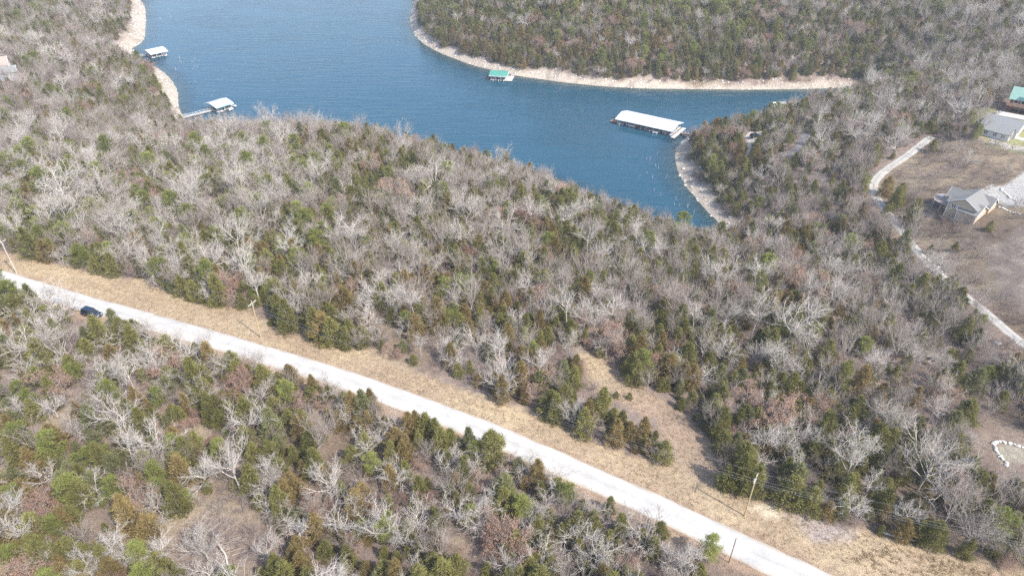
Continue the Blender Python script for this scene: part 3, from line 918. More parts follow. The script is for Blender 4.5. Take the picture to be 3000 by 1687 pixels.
EVER += [(*p, 'rust') for p in zpts(1000, 1124, .3885, [(1870, 200, 190), (2080, 330, 180), (2180, 330, 170), (2290, 310, 160), (1210, 60, 170), (1340, 900, 130), (150, 790, 180)])]
EVER += [(*p, 'pine') for p in zpts(1000, 1124, .3885, [(330, 1080, 180), (350, 1000, 120)])]
EVER += [(*p, 'cedar') for p in zpts(2000, 1124, .3885, [(450, 690, 300), (340, 700, 200), (560, 720, 200), (990, 850, 190), (1260, 750, 170), (1930, 1100, 200), (2290, 930, 140), (2040, 1420, 120), (1890, 380, 130), (2130, 440, 140), (1590, 380, 150), (250, 130, 180)])]
EVER += [(*p, 'rust') for p in zpts(2000, 1124, .3885, [(1110, 930, 140), (630, 440, 150), (480, 420, 150), (1830, 1010, 110), (1680, 1080, 170)])]
EVER += [(*p, 'cedar') for p in zpts(1000, 562, .388, [(880, 1330, 110), (545, 1250, 90), (150, 1060, 160), (30, 1100, 130), (1220, 720, 120), (1430, 800, 130), (1140, 640, 100), (1560, 1060, 140), (1620, 980, 130), (1500, 1080, 120), (800, 360, 120), (1650, 80, 200), (1420, 290, 150), (1760, 1380, 150), (2230, 1330, 170), (2340, 1370, 130), (1950, 1250, 110), (1040, 790, 120), (2430, 860, 120)])]
EVER += [(*p, 'rust') for p in zpts(1000, 562, .388, [(1160, 1410, 120), (1330, 540, 100), (2370, 540, 110), (1350, 760, 110), (1160, 810, 110), (1080, 700, 110), (950, 910, 120), (1250, 800, 110)])]
EVER += [(*p, 'pine') for p in zpts(0, 1124, .3885, [(660, 530, 140), (1150, 650, 170), (1170, 760, 140), (100, 1270, 140), (390, 1060, 140), (130, 30, 110), (760, 880, 80)])]
EVER += [(*p, 'rust') for p in zpts(0, 1124, .3885, [(930, 930, 260), (1100, 1040, 220), (1050, 700, 120), (1340, 610, 180), (2370, 1040, 200), (2230, 1180, 140), (2260, 1330, 180), (580, 1090, 120), (90, 1090, 130), (450, 1400, 160), (60, 300, 130)])]
EVER += [(*p, 'cedar') for p in zpts(0, 1124, .3885, [(1300, 820, 210), (240, 1050, 220), (280, 1260, 240), (580, 800, 220), (1090, 570, 170), (2450, 1220, 160), (2070, 1350, 180), (70, 460, 150), (1560, 190, 130), (230, 170, 120), (1380, 470, 160), (1840, 380, 190), (1900, 500, 170)])]
EVER += [(*p, 'grey') for p in zpts(0, 1124, .3885, [(830, 570, 160), (510, 640, 140), (1060, 1390, 190), (1000, 290, 130), (690, 380, 130), (100, 680, 140)])]
EVER += [(*p, 'cedar') for p in zpts(0, 562, .388, [(220, 420, 190), (660, 440, 100), (1260, 620, 150), (2160, 930, 210), (2010, 500, 180), (1650, 780, 210), (2500, 1050, 210), (2380, 1030, 190), (1530, 770, 110), (640, 1150, 130), (990, 1090, 180), (1740, 1250, 170), (780, 570, 120), (860, 600, 120), (720, 560, 110)])]
EVER += [(*p, 'rust') for p in zpts(0, 562, .388, [(330, 430, 140), (1290, 1190, 120), (1250, 1260, 130), (600, 90, 110), (2350, 1430, 120)])]
EVER += [(*p, 'pine') for p in zpts(0, 562, .388, [(480, 290, 140), (690, 120, 140), (620, 190, 130), (270, 1380, 120)])]
EVER += [(*p, 'cedar') for p in zpts(2000, 562, .388, [(2100, 780, 170), (2040, 740, 150), (1770, 110, 150), (1620, 60, 120), (1340, 870, 120), (2070, 400, 60), (1750, 180, 120)])]
BARE += [(2812, 420, 42), (2850, 455, 45), (2962, 398, 30), (2023, 380, 26)]
EVER += [(2737, 420, 28, 'cedar'), (2905, 657, 24, 'cedar'), (2640, 560, 60, 'cedar'), (2600, 545, 50, 'rust'), (2850, 340, 30, 'pine'), (1806, 1152, 24, 'cedar'), (1846, 1156, 16, 'cedar')]
LEAFY = zpts(1000, 1124, .3885, [(280, 930, 150), (590, 590, 110), (2240, 1230, 160), (2210, 1370, 180), (2130, 1300, 130), (100, 1170, 160), (470, 810, 150), (1240, 560, 120), (650, 1300, 80), (1230, 630, 100), (420, 960, 120)])
LEAFY += zpts(0, 1124, .3885, [(1350, 290, 150), (1480, 200, 110), (1590, 420, 130), (2130, 700, 120), (570, 440, 100), (1450, 290, 110)])
LEAFY += zpts(1000, 562, .388, [(420, 1200, 70), (335, 1170, 70), (1850, 1130, 110), (2470, 1090, 110), (1130, 1380, 70)]) + zpts(2000, 1124, .3885, [(390, 360, 90), (820, 400, 80), (640, 280, 100), (2480, 1340, 110), (400, 520, 80)]) + zpts(0, 562, .388, [(1000, 590, 90), (910, 1160, 120), (1830, 790, 80)])

def fit(rows, kind_of, frac, hlim):
    """place each picked tree: crown middle at the pixel, size from its width"""
    out = []
    for r in rows:
        kind, var = kind_of(r)
        L = LIB[kind][var]
        s = 1.0
        for _ in range(3):
            up = L['h'] * s * frac
            p = ground_hit([(r[0], r[1])], up)[0]
            dist = math.sqrt(p[0] ** 2 + p[1] ** 2 + (p[2] + up - CAMZ) ** 2)
            wm = r[2] * dist / FPX
            s = min(max(wm / L['w'], hlim[0]), hlim[1])
        out.append((kind, var, p[0], p[1], p[2], s))
    return out
rk = np.random.default_rng(5)
def bare_kind(r):
    x, y, w = r[:3]
    p_oak = .85 if (y > 1100 and x < 2100) or (x < 1000) else (.5 if x < 1900 else .35)
    q = rk.random()
    k = 'oak' if q < p_oak else ('tall' if q < p_oak + .12 else 'fine')
    return k, int(rk.integers(len(LIB[k])))
def ever_kind(r):
    k = r[3]
    return k, int(rk.integers(len(LIB[k])))
picked = [(*t[:5], t[5] * 1.04) for t in fit(BARE, bare_kind, .62, (.55, 1.35))]
picked += [(*t[:5], t[5] * .88) for t in fit(EVER, ever_kind, .55, (.38, 1.6))]
picked += fit(LEAFY, lambda r: ('leafy', int(rk.integers(3))), .6, (.4, 1.4))

def clear_off(rows):
    out = []
    for kind, var, x, y, z, s in rows:
        isl = any(math.hypot(x - q[0], y - q[1]) < 3 for q in ISLAND)
        n_ = math.hypot(x, y)
        for _ in range(40):
            u, v = project(np.array([x]), np.array([y]), np.array([z]))
            dr, _a = seg_dist(np.array([x]), np.array([y]), ROAD)
            dt_, _a = seg_dist(np.array([x]), np.array([y]), TRACK)
            ver = pip(u, v, VERGE)[0] and y > 20
            bad = (ver or (pip(u, v, STRIP)[0] and not isl))
            nearside = dr[0] < ROAD_W / 2 + 2.4 and not ver
            if not bad and not nearside and dt_[0] > 2.6: break
            st = -.5 if nearside else .5
            x += st * x / n_; y += st * y / n_
            z = float(Hs(x, y))
        out.append((kind, var, x, y, z, s))
    return out
ISLAND = ground_hit([(1806, 1160), (1846, 1160), (2170, 1440)])[:, :2]
picked = clear_off(picked)

TRACK_SIGHT = [[(2735, 398), (2600, 485), (2545, 530), (2540, 560), (2590, 620), (2610, 612), (2575, 555), (2600, 515), (2735, 415)], [(2900, 925), (3010, 1000), (3010, 1040), (2940, 985)]]
THING_SIGHT = [[(222, 880), (325, 890), (325, 955), (222, 940)], [(2105, 1560), (2250, 1600), (2250, 1687), (2105, 1670)], [(730, 895), (780, 895), (785, 995), (740, 995)], [(2165, 1400), (2235, 1400), (2225, 1500), (2165, 1500)]]
BEACH_SIGHT = [[(345, 140), (380, 90), (404, 0), (426, 0), (426, 78), (421, 124), (388, 140), (352, 152)], [(445, 195), (466, 202), (493, 225), (516, 256), (522, 287), (534, 341), (505, 335), (488, 290), (470, 240)], [(1990, 440), (1985, 500), (2030, 580), (2128, 672), (2140, 660), (2050, 570), (2010, 500), (2010, 440)]]
def blocks_view(x, y, z, h):
    u, v = project(x, y, z + h)
    b_ = np.zeros(x.shape, bool)
    for P_ in [STRIP, PARK, LANE, GARDEN, WDRIVE] + TRACK_SIGHT + BEACH_SIGHT + THING_SIGHT:
        b_ |= pip(u, v, P_)
    return b_
# ------------------------------------------------------------------ the rest of the woods
rows_green = [
    [5, 5, 3, 3, 3, 3, 4, 5, 6, 7, 6, 6, 6, 6, 5, 4, 4, 4, 3, 3],
    [2, 2, 4, 4, 4, 4, 4, 4, 5, 6, 6, 6, 6, 6, 6, 5, 4, 4, 3, 2],
    [4, 4, 4, 2, 2, 3, 3, 4, 4, 2, 3, 3, 3, 5, 5, 4, 3, 2, 3, 2],
    [4, 5, 4, 4, 4, 4, 5, 6, 5, 4, 4, 3, 3, 4, 6, 5, 4, 4, 3, 3],
    [6, 5, 3, 4, 5, 4, 4, 4, 4, 3, 5, 4, 4, 4, 4, 5, 5, 5, 3, 2],
    [5, 6, 5, 4, 4, 4, 3, 3, 4, 5, 3, 3, 4, 5, 4, 4, 3, 3, 5, 2],
    [4, 3, 5, 4, 6, 6, 7, 3, 2, 5, 4, 3, 4, 5, 4, 5, 5, 4, 3, 2],
    [5, 4, 5, 5, 5, 4, 4, 4, 3, 4, 4, 6, 5, 5, 5, 6, 4, 3, 4, 3],
    [6, 5, 5, 5, 4, 3, 4, 5, 5, 4, 3, 6, 6, 5, 6, 6, 5, 5, 4, 3],
    [6, 7, 8, 6, 5, 4, 5, 5, 5, 5, 4, 4, 5, 5, 7, 6, 5, 6, 4, 3],
    [8, 7, 4, 3, 3, 6, 6, 6, 5, 4, 5, 5, 5, 5, 5, 5, 5, 6, 5, 3]]
GM = np.array(rows_green, float) / 10
def lookup(u, v):
    a = np.clip(u / 150 - .5, 0, 18.99); b_ = np.clip(v / 150 - .5, 0, 9.99)
    i, j = b_.astype(int), a.astype(int)
    fi, fj = b_ - i, a - j
    return GM[i, j] * (1 - fi) * (1 - fj) + GM[i + 1, j] * fi * (1 - fj) + GM[i, j + 1] * (1 - fi) * fj + GM[i + 1, j + 1] * fi * fj

def jitter_grid(x0, x1, y0, y1, s, rng):
    gx, gy = np.meshgrid(np.arange(x0, x1, s), np.arange(y0, y1, s), indexing='ij')
    gx = gx + rng.uniform(-.48, .48, gx.shape) * s
    gy = gy + rng.uniform(-.48, .48, gy.shape) * s
    return gx.ravel(), gy.ravel()

def open_ground(x, y, z):
    """True where no tree grows: water, shore, roads, verge, yards"""
    u, v = project(x, y, z)
    no = np.zeros(x.shape, bool)
    d = lake_dist(x, y)
    hidden_near = pip(u, v, [(540, 300), (2130, 640), (2130, 900), (0, 900), (0, 330)])
    no |= d < np.where(hidden_near, 3.0, np.where(x < -150, 9.0, 5.6) + 1.8 * vnoise(x, y, 9, 5))
    dr, _ = seg_dist(x, y, ROAD); no |= dr < ROAD_W / 2 + 2.6
    dt, _ = seg_dist(x, y, TRACK); no |= dt < 2.8
    for P_ in (VERGE, STRIP, YARD, DRIVE, LAWN, WDRIVE, PARK, LANE, GARDEN, GLADE, *PATCH):
        no |= pip(u, v, P_) & (y > 20)
    for k, r in (('white_house', 11), ('log_house', 11), ('left_house', 9), ('left_house2', 7), ('shed', 6), ('garden', 8)):
        no |= np.hypot(x - SITES[k][0], y - SITES[k][1]) < r
    # sight lines to the cabins and sheds stay open
    for P_ in ([(0, 172), (25, 170), (50, 205), (90, 232), (92, 250), (60, 240), (30, 232), (0, 225)], [(2885, 330), (3000, 300), (3060, 420), (2990, 400), (2900, 400)], [(2960, 280), (3080, 280), (3080, 360), (2960, 360)]):
        no |= pip(u, v, P_)
    return no, u, v, d

rng = np.random.default_rng(21)
ptree = []
px_, py_ = np.array([p[2] for p in picked]), np.array([p[3] for p in picked])
pk_green = np.array([p[0] in ('cedar', 'rust', 'grey', 'pine', 'leafy') for p in picked])
for layer, step in (('bare', 4.75), ('green', 2.75)):
    X, Y = jitter_grid(-430, 400, 24, 760, step, rng)
    Z = Hs(X, Y)
    no, U, Vv, D = open_ground(X, Y, Z)
    keep = ~no & (U > -260) & (U < 3260) & (Vv > -170) & (Vv < 2050) & ~blocks_view(X, Y, Z, 2.0) & ~blocks_view(X, Y, Z, 4.0 if layer == 'green' else 5.5)
    if layer == 'bare': keep &= ~blocks_view(X, Y, Z, 8.0)
    X, Y, Z, U, Vv, D = X[keep], Y[keep], Z[keep], U[keep], Vv[keep], D[keep]
    u2, v2 = project(X, Y, Z + 3.5)
    gfrac = np.clip(lookup(u2, v2) * np.where((U > 1900) & (Vv > 420), 1.32, np.where(Vv > 1000, 1.5, 1.62)) + .30 * vnoise(X, Y, 16, 44) + .18 * vnoise(X, Y, 7, 45), .04, .95)
    q, q2 = rng.random(len(X)), rng.random(len(X))
    br = np.clip(.17 + .3 * vnoise(X, Y, 30, 46), .05, .7)
    same = pk_green if layer == 'green' else ~pk_green
    for k in range(len(X)):
        x, y = X[k], Y[k]
        farside = Vv[k] < 330 and U[k] > 1000
        nearside = Vv[k] > 800 and U[k] < 2300 and y < 130
        d2 = ((px_ - x) ** 2 + (py_ - y) ** 2)
        if layer == 'green':
            if q[k] > gfrac[k] * (1.0 if not farside else 1.15): continue
            if d2[same].min() < 1.7 ** 2: continue
            r = q2[k]
            bronze = br[k] + (.1 if farside else 0)
            brightg = (.22 if (U[k] < 1000 and 450 < Vv[k] < 900) or (U[k] < 700 and Vv[k] > 1250) or (1300 < U[k] < 2200 and Vv[k] < 110) else .05)
            kind = 'rust' if r < bronze else ('pine' if r < bronze + brightg else ('grey' if r < bronze + brightg + .14 else 'cedar'))
            if r > .965: kind = 'leafy'
            s = float(np.clip(rng.normal(.74, .26), .3, 1.45))
            if farside: s *= 1.12
        else:
            if q[k] > np.clip(1.15 - gfrac[k] * .75, .25, 1) * (.75 if nearside else 1): continue
            if d2[same].min() < 3.4 ** 2: continue
            u_ = U[k]
            p_oak = .45 if nearside else (.30 if u_ < 900 and Vv[k] > 430 else (.20 if u_ < 1500 and Vv[k] > 520 else .08))
            if D[k] < 45: p_oak *= .35
            r = q2[k]
            kind = 'oak' if r < p_oak else ('tall' if r < p_oak + .10 else 'fine')
            s = float(np.clip(rng.normal(.74, .22), .36, 1.3)) * (.85 if nearside else 1)
            if D[k] < 18: s *= .8
        ptree.append((kind, int(rng.integers(len(LIB[kind]))), x, y, Z[k], s))
all_trees = picked + ptree
print('trees', len(picked), len(ptree))

# ------------------------------------------------------------------ labels that single out one tree by its nearest landmark
LAND = [('parked dark car on the gravel road', (268, 918)), ('westernmost utility pole', (35, 757)), ('utility pole on the upper verge', (755, 950)), ('utility pole beside the big cedar', (2196, 1460)),
        ('thin brown roadside post', (2145, 1620)), ('log pile in the glade', (690, 1590)), ('long fallen white trunk', (2620, 1570)), ('white boulder wall', (2925, 1325)), ('bright green pine pair below the road', (447, 1400)),
        ('top of the mown strip', (1715, 1030)), ('mouth of the mown strip', (2030, 1390)), ('head of the cove', (2130, 672)), ('tan house', (2840, 600)), ('bend of the gravel track', (2555, 545)), ('big marina roof', (1900, 350)),
        ('black car in the clearing', (2212, 398)), ('lone tall trunk on the verge', (1233, 1095)), ('road middle at the photo centre', (1330, 1215)), ('road end at the bottom', (2370, 1690)), ('bottom left photo corner', (0, 1687)), ('left photo edge halfway down', (0, 1150)),
        ('bottom photo edge centre', (1500, 1687)), ('bottom right photo corner', (3000, 1687)), ('right photo edge halfway down', (3000, 1150)), ('verge corner above the parked car', (446, 812)), ('wood heart at the photo centre', (1500, 843)), ('west dock gangway', (540, 343)), ('green roofed dock', (1465, 220))]
ORD = ['nearest', 'second nearest', 'third nearest', 'fourth nearest', 'fifth nearest', 'sixth nearest', 'seventh nearest', 'eighth nearest', 'ninth nearest', 'tenth nearest', 'eleventh nearest', 'twelfth nearest', 'thirteenth nearest', 'fourteenth nearest', 'fifteenth nearest', 'sixteenth nearest', 'seventeenth nearest', 'eighteenth nearest', 'nineteenth nearest', 'twentieth nearest']
KINDS = {'oak': ('bare_tree', 'bare tree'), 'tall': ('bare_tree', 'bare tree'), 'fine': ('bare_tree', 'bare tree'), 'cedar': ('cedar_tree', 'cedar tree'), 'rust': ('cedar_tree', 'cedar tree'), 'grey': ('cedar_tree', 'cedar tree'), 'pine': ('pine_tree', 'pine tree'), 'leafy': ('oak_sapling', 'oak tree')}
LOOK = {'oak': 'pale gnarled leafless oak', 'tall': 'tall pale leafless oak', 'fine': 'grey finely twigged leafless tree', 'cedar': 'dark green cedar', 'rust': 'bronze tinged cedar', 'grey': 'grey green cedar', 'pine': 'bright green pine', 'leafy': 'tan leaved small oak'}
GROUPS = {'bare_tree': 'leafless trees of the oak woods', 'cedar_tree': 'cedars among the leafless trees', 'pine_tree': 'bright green pines in the woods', 'oak_sapling': 'small oaks still holding tan leaves'}
info = []
for i, t in enumerate(all_trees):
    kind, var, x, y, z, s = t
    L = LIB[kind][var]
    u, v = project(np.array([x]), np.array([y]), np.array([z + L['h'] * s * .6]))
    d = math.sqrt(x * x + y * y + (z - CAMZ) ** 2)
    inside = 8 < u[0] < 2992 and 8 < v[0] < 1680
    info.append((float(u[0]), float(v[0]), L['w'] * s / d, inside, i < len(picked)))
things = []
for nm, cap in (('bare_tree', 300), ('cedar_tree', 300), ('pine_tree', 60), ('oak_sapling', 60)):
    c = [i for i, t in enumerate(all_trees) if KINDS[t[0]][0] == nm and info[i][3]]
    c.sort(key=lambda i: (not info[i][4], -info[i][2]))
    things += c[:cap]
thing_set = set(things)
cells = {}
for i in things:
    u, v = info[i][:2]
    k = min(range(len(LAND)), key=lambda j: (LAND[j][1][0] - u) ** 2 + (LAND[j][1][1] - v) ** 2)
    du, dv = u - LAND[k][1][0], v - LAND[k][1][1]
    side = ('right of' if du > 0 else 'left of') if abs(du) > abs(dv) else ('below' if dv > 0 else 'above')
    cells.setdefault((all_trees[i][0], k, side), []).append((du * du + dv * dv, i))
label_of = {}
for (kind, k, side), lst in cells.items():
    lst.sort()
    for n_, (_, i) in enumerate(lst):
        label_of[i] = f"{ORD[min(n_, len(ORD) - 1)]} {LOOK[kind]} {side} the {LAND[k][0]}"
for i in things:
    kind, var, x, y, z, s = all_trees[i]
    L = LIB[kind][var]
    nm, cat = KINDS[kind]
    ro = np.random.default_rng(9000 + i)
    e = empty(nm, (x, y, z - .05), ro.random() * 6.28, (s * ro.uniform(.95, 1.05), s * ro.uniform(.95, 1.05), s))
    tag(e, label_of[i], cat, GROUPS[nm])
    link_mesh('trunk', L['trunk'], e)
    if 'branches' in L: link_mesh('branches', L['branches'], e)
    link_mesh('crown', L['crown'], e)

# ------------------------------------------------------------------ masses: one object each, instanced on points
def mass(name, label, pts, sources, kidx, rot, scl, tilt=None):
    col = bpy.data.collections.new(name + '_sources')
    for n_, me_ in enumerate(sources):
        o = bpy.data.objects.new(f'{name}_source_{n_:02d}', me_)
        col.objects.link(o)
    me = bpy.data.meshes.new(name)
    me.from_pydata([tuple(p) for p in pts], [], [])
    n = len(pts)
    a = me.attributes.new('pick', 'INT', 'POINT'); a.data.foreach_set('value', np.asarray(kidx, np.int32))
    a = me.attributes.new('turn', 'FLOAT_VECTOR', 'POINT')
    tv = np.zeros((n, 3), np.float32); tv[:, 2] = rot
    if tilt is not None: tv[:, :2] = tilt
    a.data.foreach_set('vector', tv.ravel())
    a = me.attributes.new('size', 'FLOAT_VECTOR', 'POINT')
    sv = np.asarray(scl, np.float32)
    if sv.ndim == 1: sv = np.repeat(sv[:, None], 3, 1)
    a.data.foreach_set('vector', sv.astype(np.float32).ravel())
    o = link_mesh(name, me)
    tag(o, label, kind='stuff')
    ng = bpy.data.node_groups.new(name, 'GeometryNodeTree')
    ng.interface.new_socket('Geometry', in_out='INPUT', socket_type='NodeSocketGeometry')
    ng.interface.new_socket('Geometry', in_out='OUTPUT', socket_type='NodeSocketGeometry')
    gi, go = ng.nodes.new('NodeGroupInput'), ng.nodes.new('NodeGroupOutput')
    ip = ng.nodes.new('GeometryNodeInstanceOnPoints')
    ci = ng.nodes.new('GeometryNodeCollectionInfo')
    ci.inputs['Collection'].default_value = col
    ci.inputs['Separate Children'].default_value = True
    ci.inputs['Reset Children'].default_value = True
    def named(t, nm_):
        q_ = ng.nodes.new('GeometryNodeInputNamedAttribute'); q_.data_type = t; q_.inputs['Name'].default_value = nm_
        return [s_ for s_ in q_.outputs if s_.enabled][0]
    er = ng.nodes.new('FunctionNodeEulerToRotation')
    L_ = ng.links.new
    L_(gi.outputs[0], ip.inputs['Points']); L_(ci.outputs[0], ip.inputs['Instance'])
    ip.inputs['Pick Instance'].default_value = True
    L_(named('INT', 'pick'), ip.inputs['Instance Index'])
    L_(named('FLOAT_VECTOR', 'turn'), er.inputs[0]); L_(er.outputs[0], ip.inputs['Rotation'])
    L_(named('FLOAT_VECTOR', 'size'), ip.inputs['Scale'])
    L_(ip.outputs[0], go.inputs[0])
    md = o.modifiers.new('scatter', 'NODES'); md.node_group = ng
    return o

rest = [t for i, t in enumerate(all_trees) if i not in thing_set]
def tree_mass(name, label, kinds):
    src, base = [], {}
    for k in kinds:
        base[k] = len(src)
        src += [l['all'] for l in LIB[k]]
    rows = [t for t in rest if t[0] in kinds]
    if not rows: return
    rg = np.random.default_rng(len(rows))
    mass(name, label, [(t[2], t[3], t[4] - .05) for t in rows], src, [base[t[0]] + t[1] for t in rows], rg.random(len(rows)) * 6.28, [t[5] for t in rows])
    print(name, len(rows))
tree_mass('leafless_woods', 'grey leafless woods covering the far slopes above the lake', ('oak', 'tall', 'fine'))
tree_mass('cedar_woods', 'olive and bronze cedars massed on the far slopes', ('cedar', 'rust', 'grey'))
tree_mass('pine_woods', 'scattered bright green pines on the far slopes', ('pine',))
tree_mass('tan_leaved_saplings', 'scattered tan leaved oak saplings on the far slopes', ('leafy',))

# undergrowth
X, Y = jitter_grid(-400, 380, 24, 640, 3.6, rng)
Z = Hs(X, Y)
no, U, Vv, D = open_ground(X, Y, Z)
yard = pip(U, Vv, YARD) & ~pip(U, Vv, DRIVE) & ~pip(U, Vv, STONY)
dh = np.hypot(X - HOUSE_P[0] - 8, Y - HOUSE_P[1] - 4)
dtr, _ = seg_dist(X, Y, TRACK)
glade = pip(U, Vv, GLADE)
shore_b = (D > 3.5) & (D < 11) & (U > 900)
ok = (~no | (yard & (dh > 11) & (dtr > 3.0) & (rng.random(len(X)) < .95)) | (glade & (rng.random(len(X)) < .8)) | (shore_b & (rng.random(len(X)) < .35)))
keep = ok & (U > -150) & (U < 3150) & (Vv > -100) & (Vv < 1950) & (rng.random(len(X)) < np.where((Vv > 850) & (U < 2300), .5, .75))
X, Y, Z, yk = X[keep], Y[keep], Z[keep], yard[keep]
n = len(X)
s = np.clip(rng.normal(.85, .3, n), .3, 1.6); s = np.where(yk, s * 1.0, s)
mass('undergrowth', 'low leafless mauve brush between the trees', np.c_[X, Y, Z - .03], [l['all'] for l in LIB['brush']], rng.integers(0, 5, n), rng.random(n) * 6.28, s)
print('brush', n)

# dry grass on the verge and the strip
def tuft(seed):
    r_ = np.random.default_rng(seed)
    nb = 16
    base = np.c_[r_.normal(0, .16, (nb, 2)), np.zeros(nb)]
    d = np.c_[r_.normal(0, .45, (nb, 2)), np.ones(nb)]
    return np_mesh('tuft', *leaf_tris(base, d, r_.uniform(.18, .42, nb), r_.uniform(.02, .045, nb), r_), [M['straw']])
X, Y = jitter_grid(-160, 130, 26, 190, .62, rng)
Z = Hs(X, Y)
U, Vv = project(X, Y, Z)
dr, _ = seg_dist(X, Y, ROAD)
inv = pip(U, Vv, VERGE) | pip(U, Vv, STRIP)
side_v = (dr < ROAD_W / 2 + 3.0)
dens = np.where(inv, .8, np.where(side_v, .35, 0))
dens *= np.clip(.65 + .7 * vnoise(X, Y, 5, 71), .1, 1)
keep = (dr > ROAD_W / 2 + .15) & (rng.random(len(X)) < dens) & (U > -80) & (U < 3080) & (Vv < 1760)
X, Y, Z = X[keep], Y[keep], Z[keep]
n = len(X)
tallz = pip(U[keep], Vv[keep], [(2450, 1640), (2600, 1600), (2800, 1650), (3300, 1790), (3300, 2200), (2700, 1900)])
s = rng.uniform(.5, 1.15, n) * np.where(tallz, 1.9, 1)
mass('dry_grass', 'dry tan grass along the gravel road verges', np.c_[X, Y, Z - .02], [tuft(i) for i in range(5)], rng.integers(0, 5, n), rng.random(n) * 6.28, s)
print('grass', n)

# broken limestone on the shore and stones in the yard
def stone_mesh(seed, mat, name='stone'):
    r_ = np.random.default_rng(seed)
    bm = bmesh.new()
    bmesh.ops.create_icosphere(bm, subdivisions=1, radius=1)
    for v_ in bm.verts:
        v_.co = Vector((v_.co.x * r_.uniform(.7, 1.2), v_.co.y * r_.uniform(.7, 1.1), v_.co.z * r_.uniform(.45, .75)))
    me_ = bpy.data.meshes.new(name); bm.to_mesh(me_); bm.free()
    me_.materials.append(mat)
    return me_
stones = [stone_mesh(i, M['rock']) for i in range(4)]
X, Y = jitter_grid(-330, 330, 215, 660, 1.5, rng)
Z = Hs(X, Y); D = lake_dist(X, Y)
U, Vv = project(X, Y, Z)
keep = (D > -.4) & (D < 8.5) & (rng.random(len(X)) < .42) & (U > -50) & (U < 3050) & (Vv > -60)
st = (rng.random(len(X)) < .25) & pip(U, Vv, STONY)
keep |= st
X, Y, Z = X[keep], Y[keep], Z[keep]; n = len(X)
mass('shore_rubble', 'broken pale limestone strewn along the shore', np.c_[X, Y, Z], stones, rng.integers(0, 4, n), rng.random(n) * 6.28, rng.uniform(.25, 1.0, n) ** 2 * .85)
print('rubble', n)

# ------------------------------------------------------------------ utility poles and wires
road_dir = lambda p: (lambda k: (ROAD[min(k + 1, len(ROAD) - 1)] - ROAD[max(k - 1, 0)]))(int(np.argmin(((ROAD - np.asarray(p)[:2]) ** 2).sum(1))))
POLES = []
def utility_pole(px_base, px_top, label, wood, h=10.5):
    b = ground_hit([px_base])[0]
    d = road_dir(b)
    az = math.atan2(d[1], d[0])
    e = tag(empty('utility_pole', tuple(b), az), label, 'utility pole', 'wooden utility poles along the gravel road')
    MB().tube((0, 0, -.8), (0, 0, h), .15, .10, 10).build('pole', wood, e)
    arm = MB().box(-.06, .06, -1.25, 1.25, h - .75, h - .62).build('crossarm', M['pole_grey'], e)
    for y in (-1.15, -.45, 1.15):
        MB().tube((0, y, h - .62), (0, y, h - .36), .05, .035, 6).build('insulator', M['porcelain'], arm)
    for s_ in (-1, 1):
        MB().tube((.09, s_ * .8, h - .74), (.12, 0, h - 1.5), .02, .02, 4).build('brace', M['steel'], e)
    MB().tube((-.15, .22, h - 1.9), (-.15, .22, h - 1.2), .14, .14, 8).build('fuse_box', M['steel'], e)
    mw = Matrix.Translation(b) @ Matrix.Rotation(az, 4, 'Z')
    POLES.append([mw @ Vector((0, y, h - .34)) for y in (-1.15, -.45, 1.15)] + [mw @ Vector((0, .16, h - 2.2))])
    return e
utility_pole((50, 803), None, 'pale utility pole with crossarm standing at the far left end of the verge', M['pole_grey'])
utility_pole((765, 989), None, 'utility pole with crossarm on the wide verge, middle one of three', M['pole_wood'])
utility_pole((2181, 1510), None, 'yellowish utility pole in front of the big cedar at lower right', M['pole_wood'])
first = POLES[0]; last = POLES[-1]
dirL = (ROAD[2] - ROAD[0]) / np.linalg.norm(ROAD[2] - ROAD[0])
endL = [p + Vector((dirL[0] * -70, dirL[1] * -70, 0)) for p in first]
e_px = ground_hit([(3060, 1720)])[0]
off = Vector(e_px) + Vector((0, 0, 10.2)) - (last[1])
endR = [p + off for p in last]
WNAMES = ['lake side power wire strung between the utility poles', 'middle power wire strung between the utility poles', 'road side power wire strung between the utility poles', 'lowest neutral wire strung between the utility poles']
seq = [endL] + POLES + [endR]
for k in range(4):
    pts = []
    for i in range(len(seq) - 1):
        a, c = seq[i][k], seq[i + 1][k]
        sag = (c - a).length * .018
        for j in range(24):
            t = j / 24
            pts.append(a.lerp(c, t) - Vector((0, 0, sag * 4 * t * (1 - t))))
    pts.append(seq[-1][k])
    S_ = [(np.array(pts[i]), np.array(pts[i + 1]), .010, .010, 0) for i in range(len(pts) - 1)]
    Vv_, Ff_ = tubes(S_, 4)
    tag(link_mesh('power_wire', np_mesh('power_wire', Vv_, Ff_, [M['wire']])), WNAMES[k], 'wire', 'wires between the utility poles')
b = ground_hit([(2135, 1648)])[0]
e = tag(empty('roadside_post', tuple(b), .4), 'thin brown post standing alone at the near road edge', 'post')
MB().tube((0, 0, -.5), (.12, .1, 6.4), .085, .07, 8).build('pole', M['post_brown'], e)
MB().tube((.12, .1, 6.4), (.122, .101, 6.52), .095, .095, 8).build('cap', M['steel'], e)

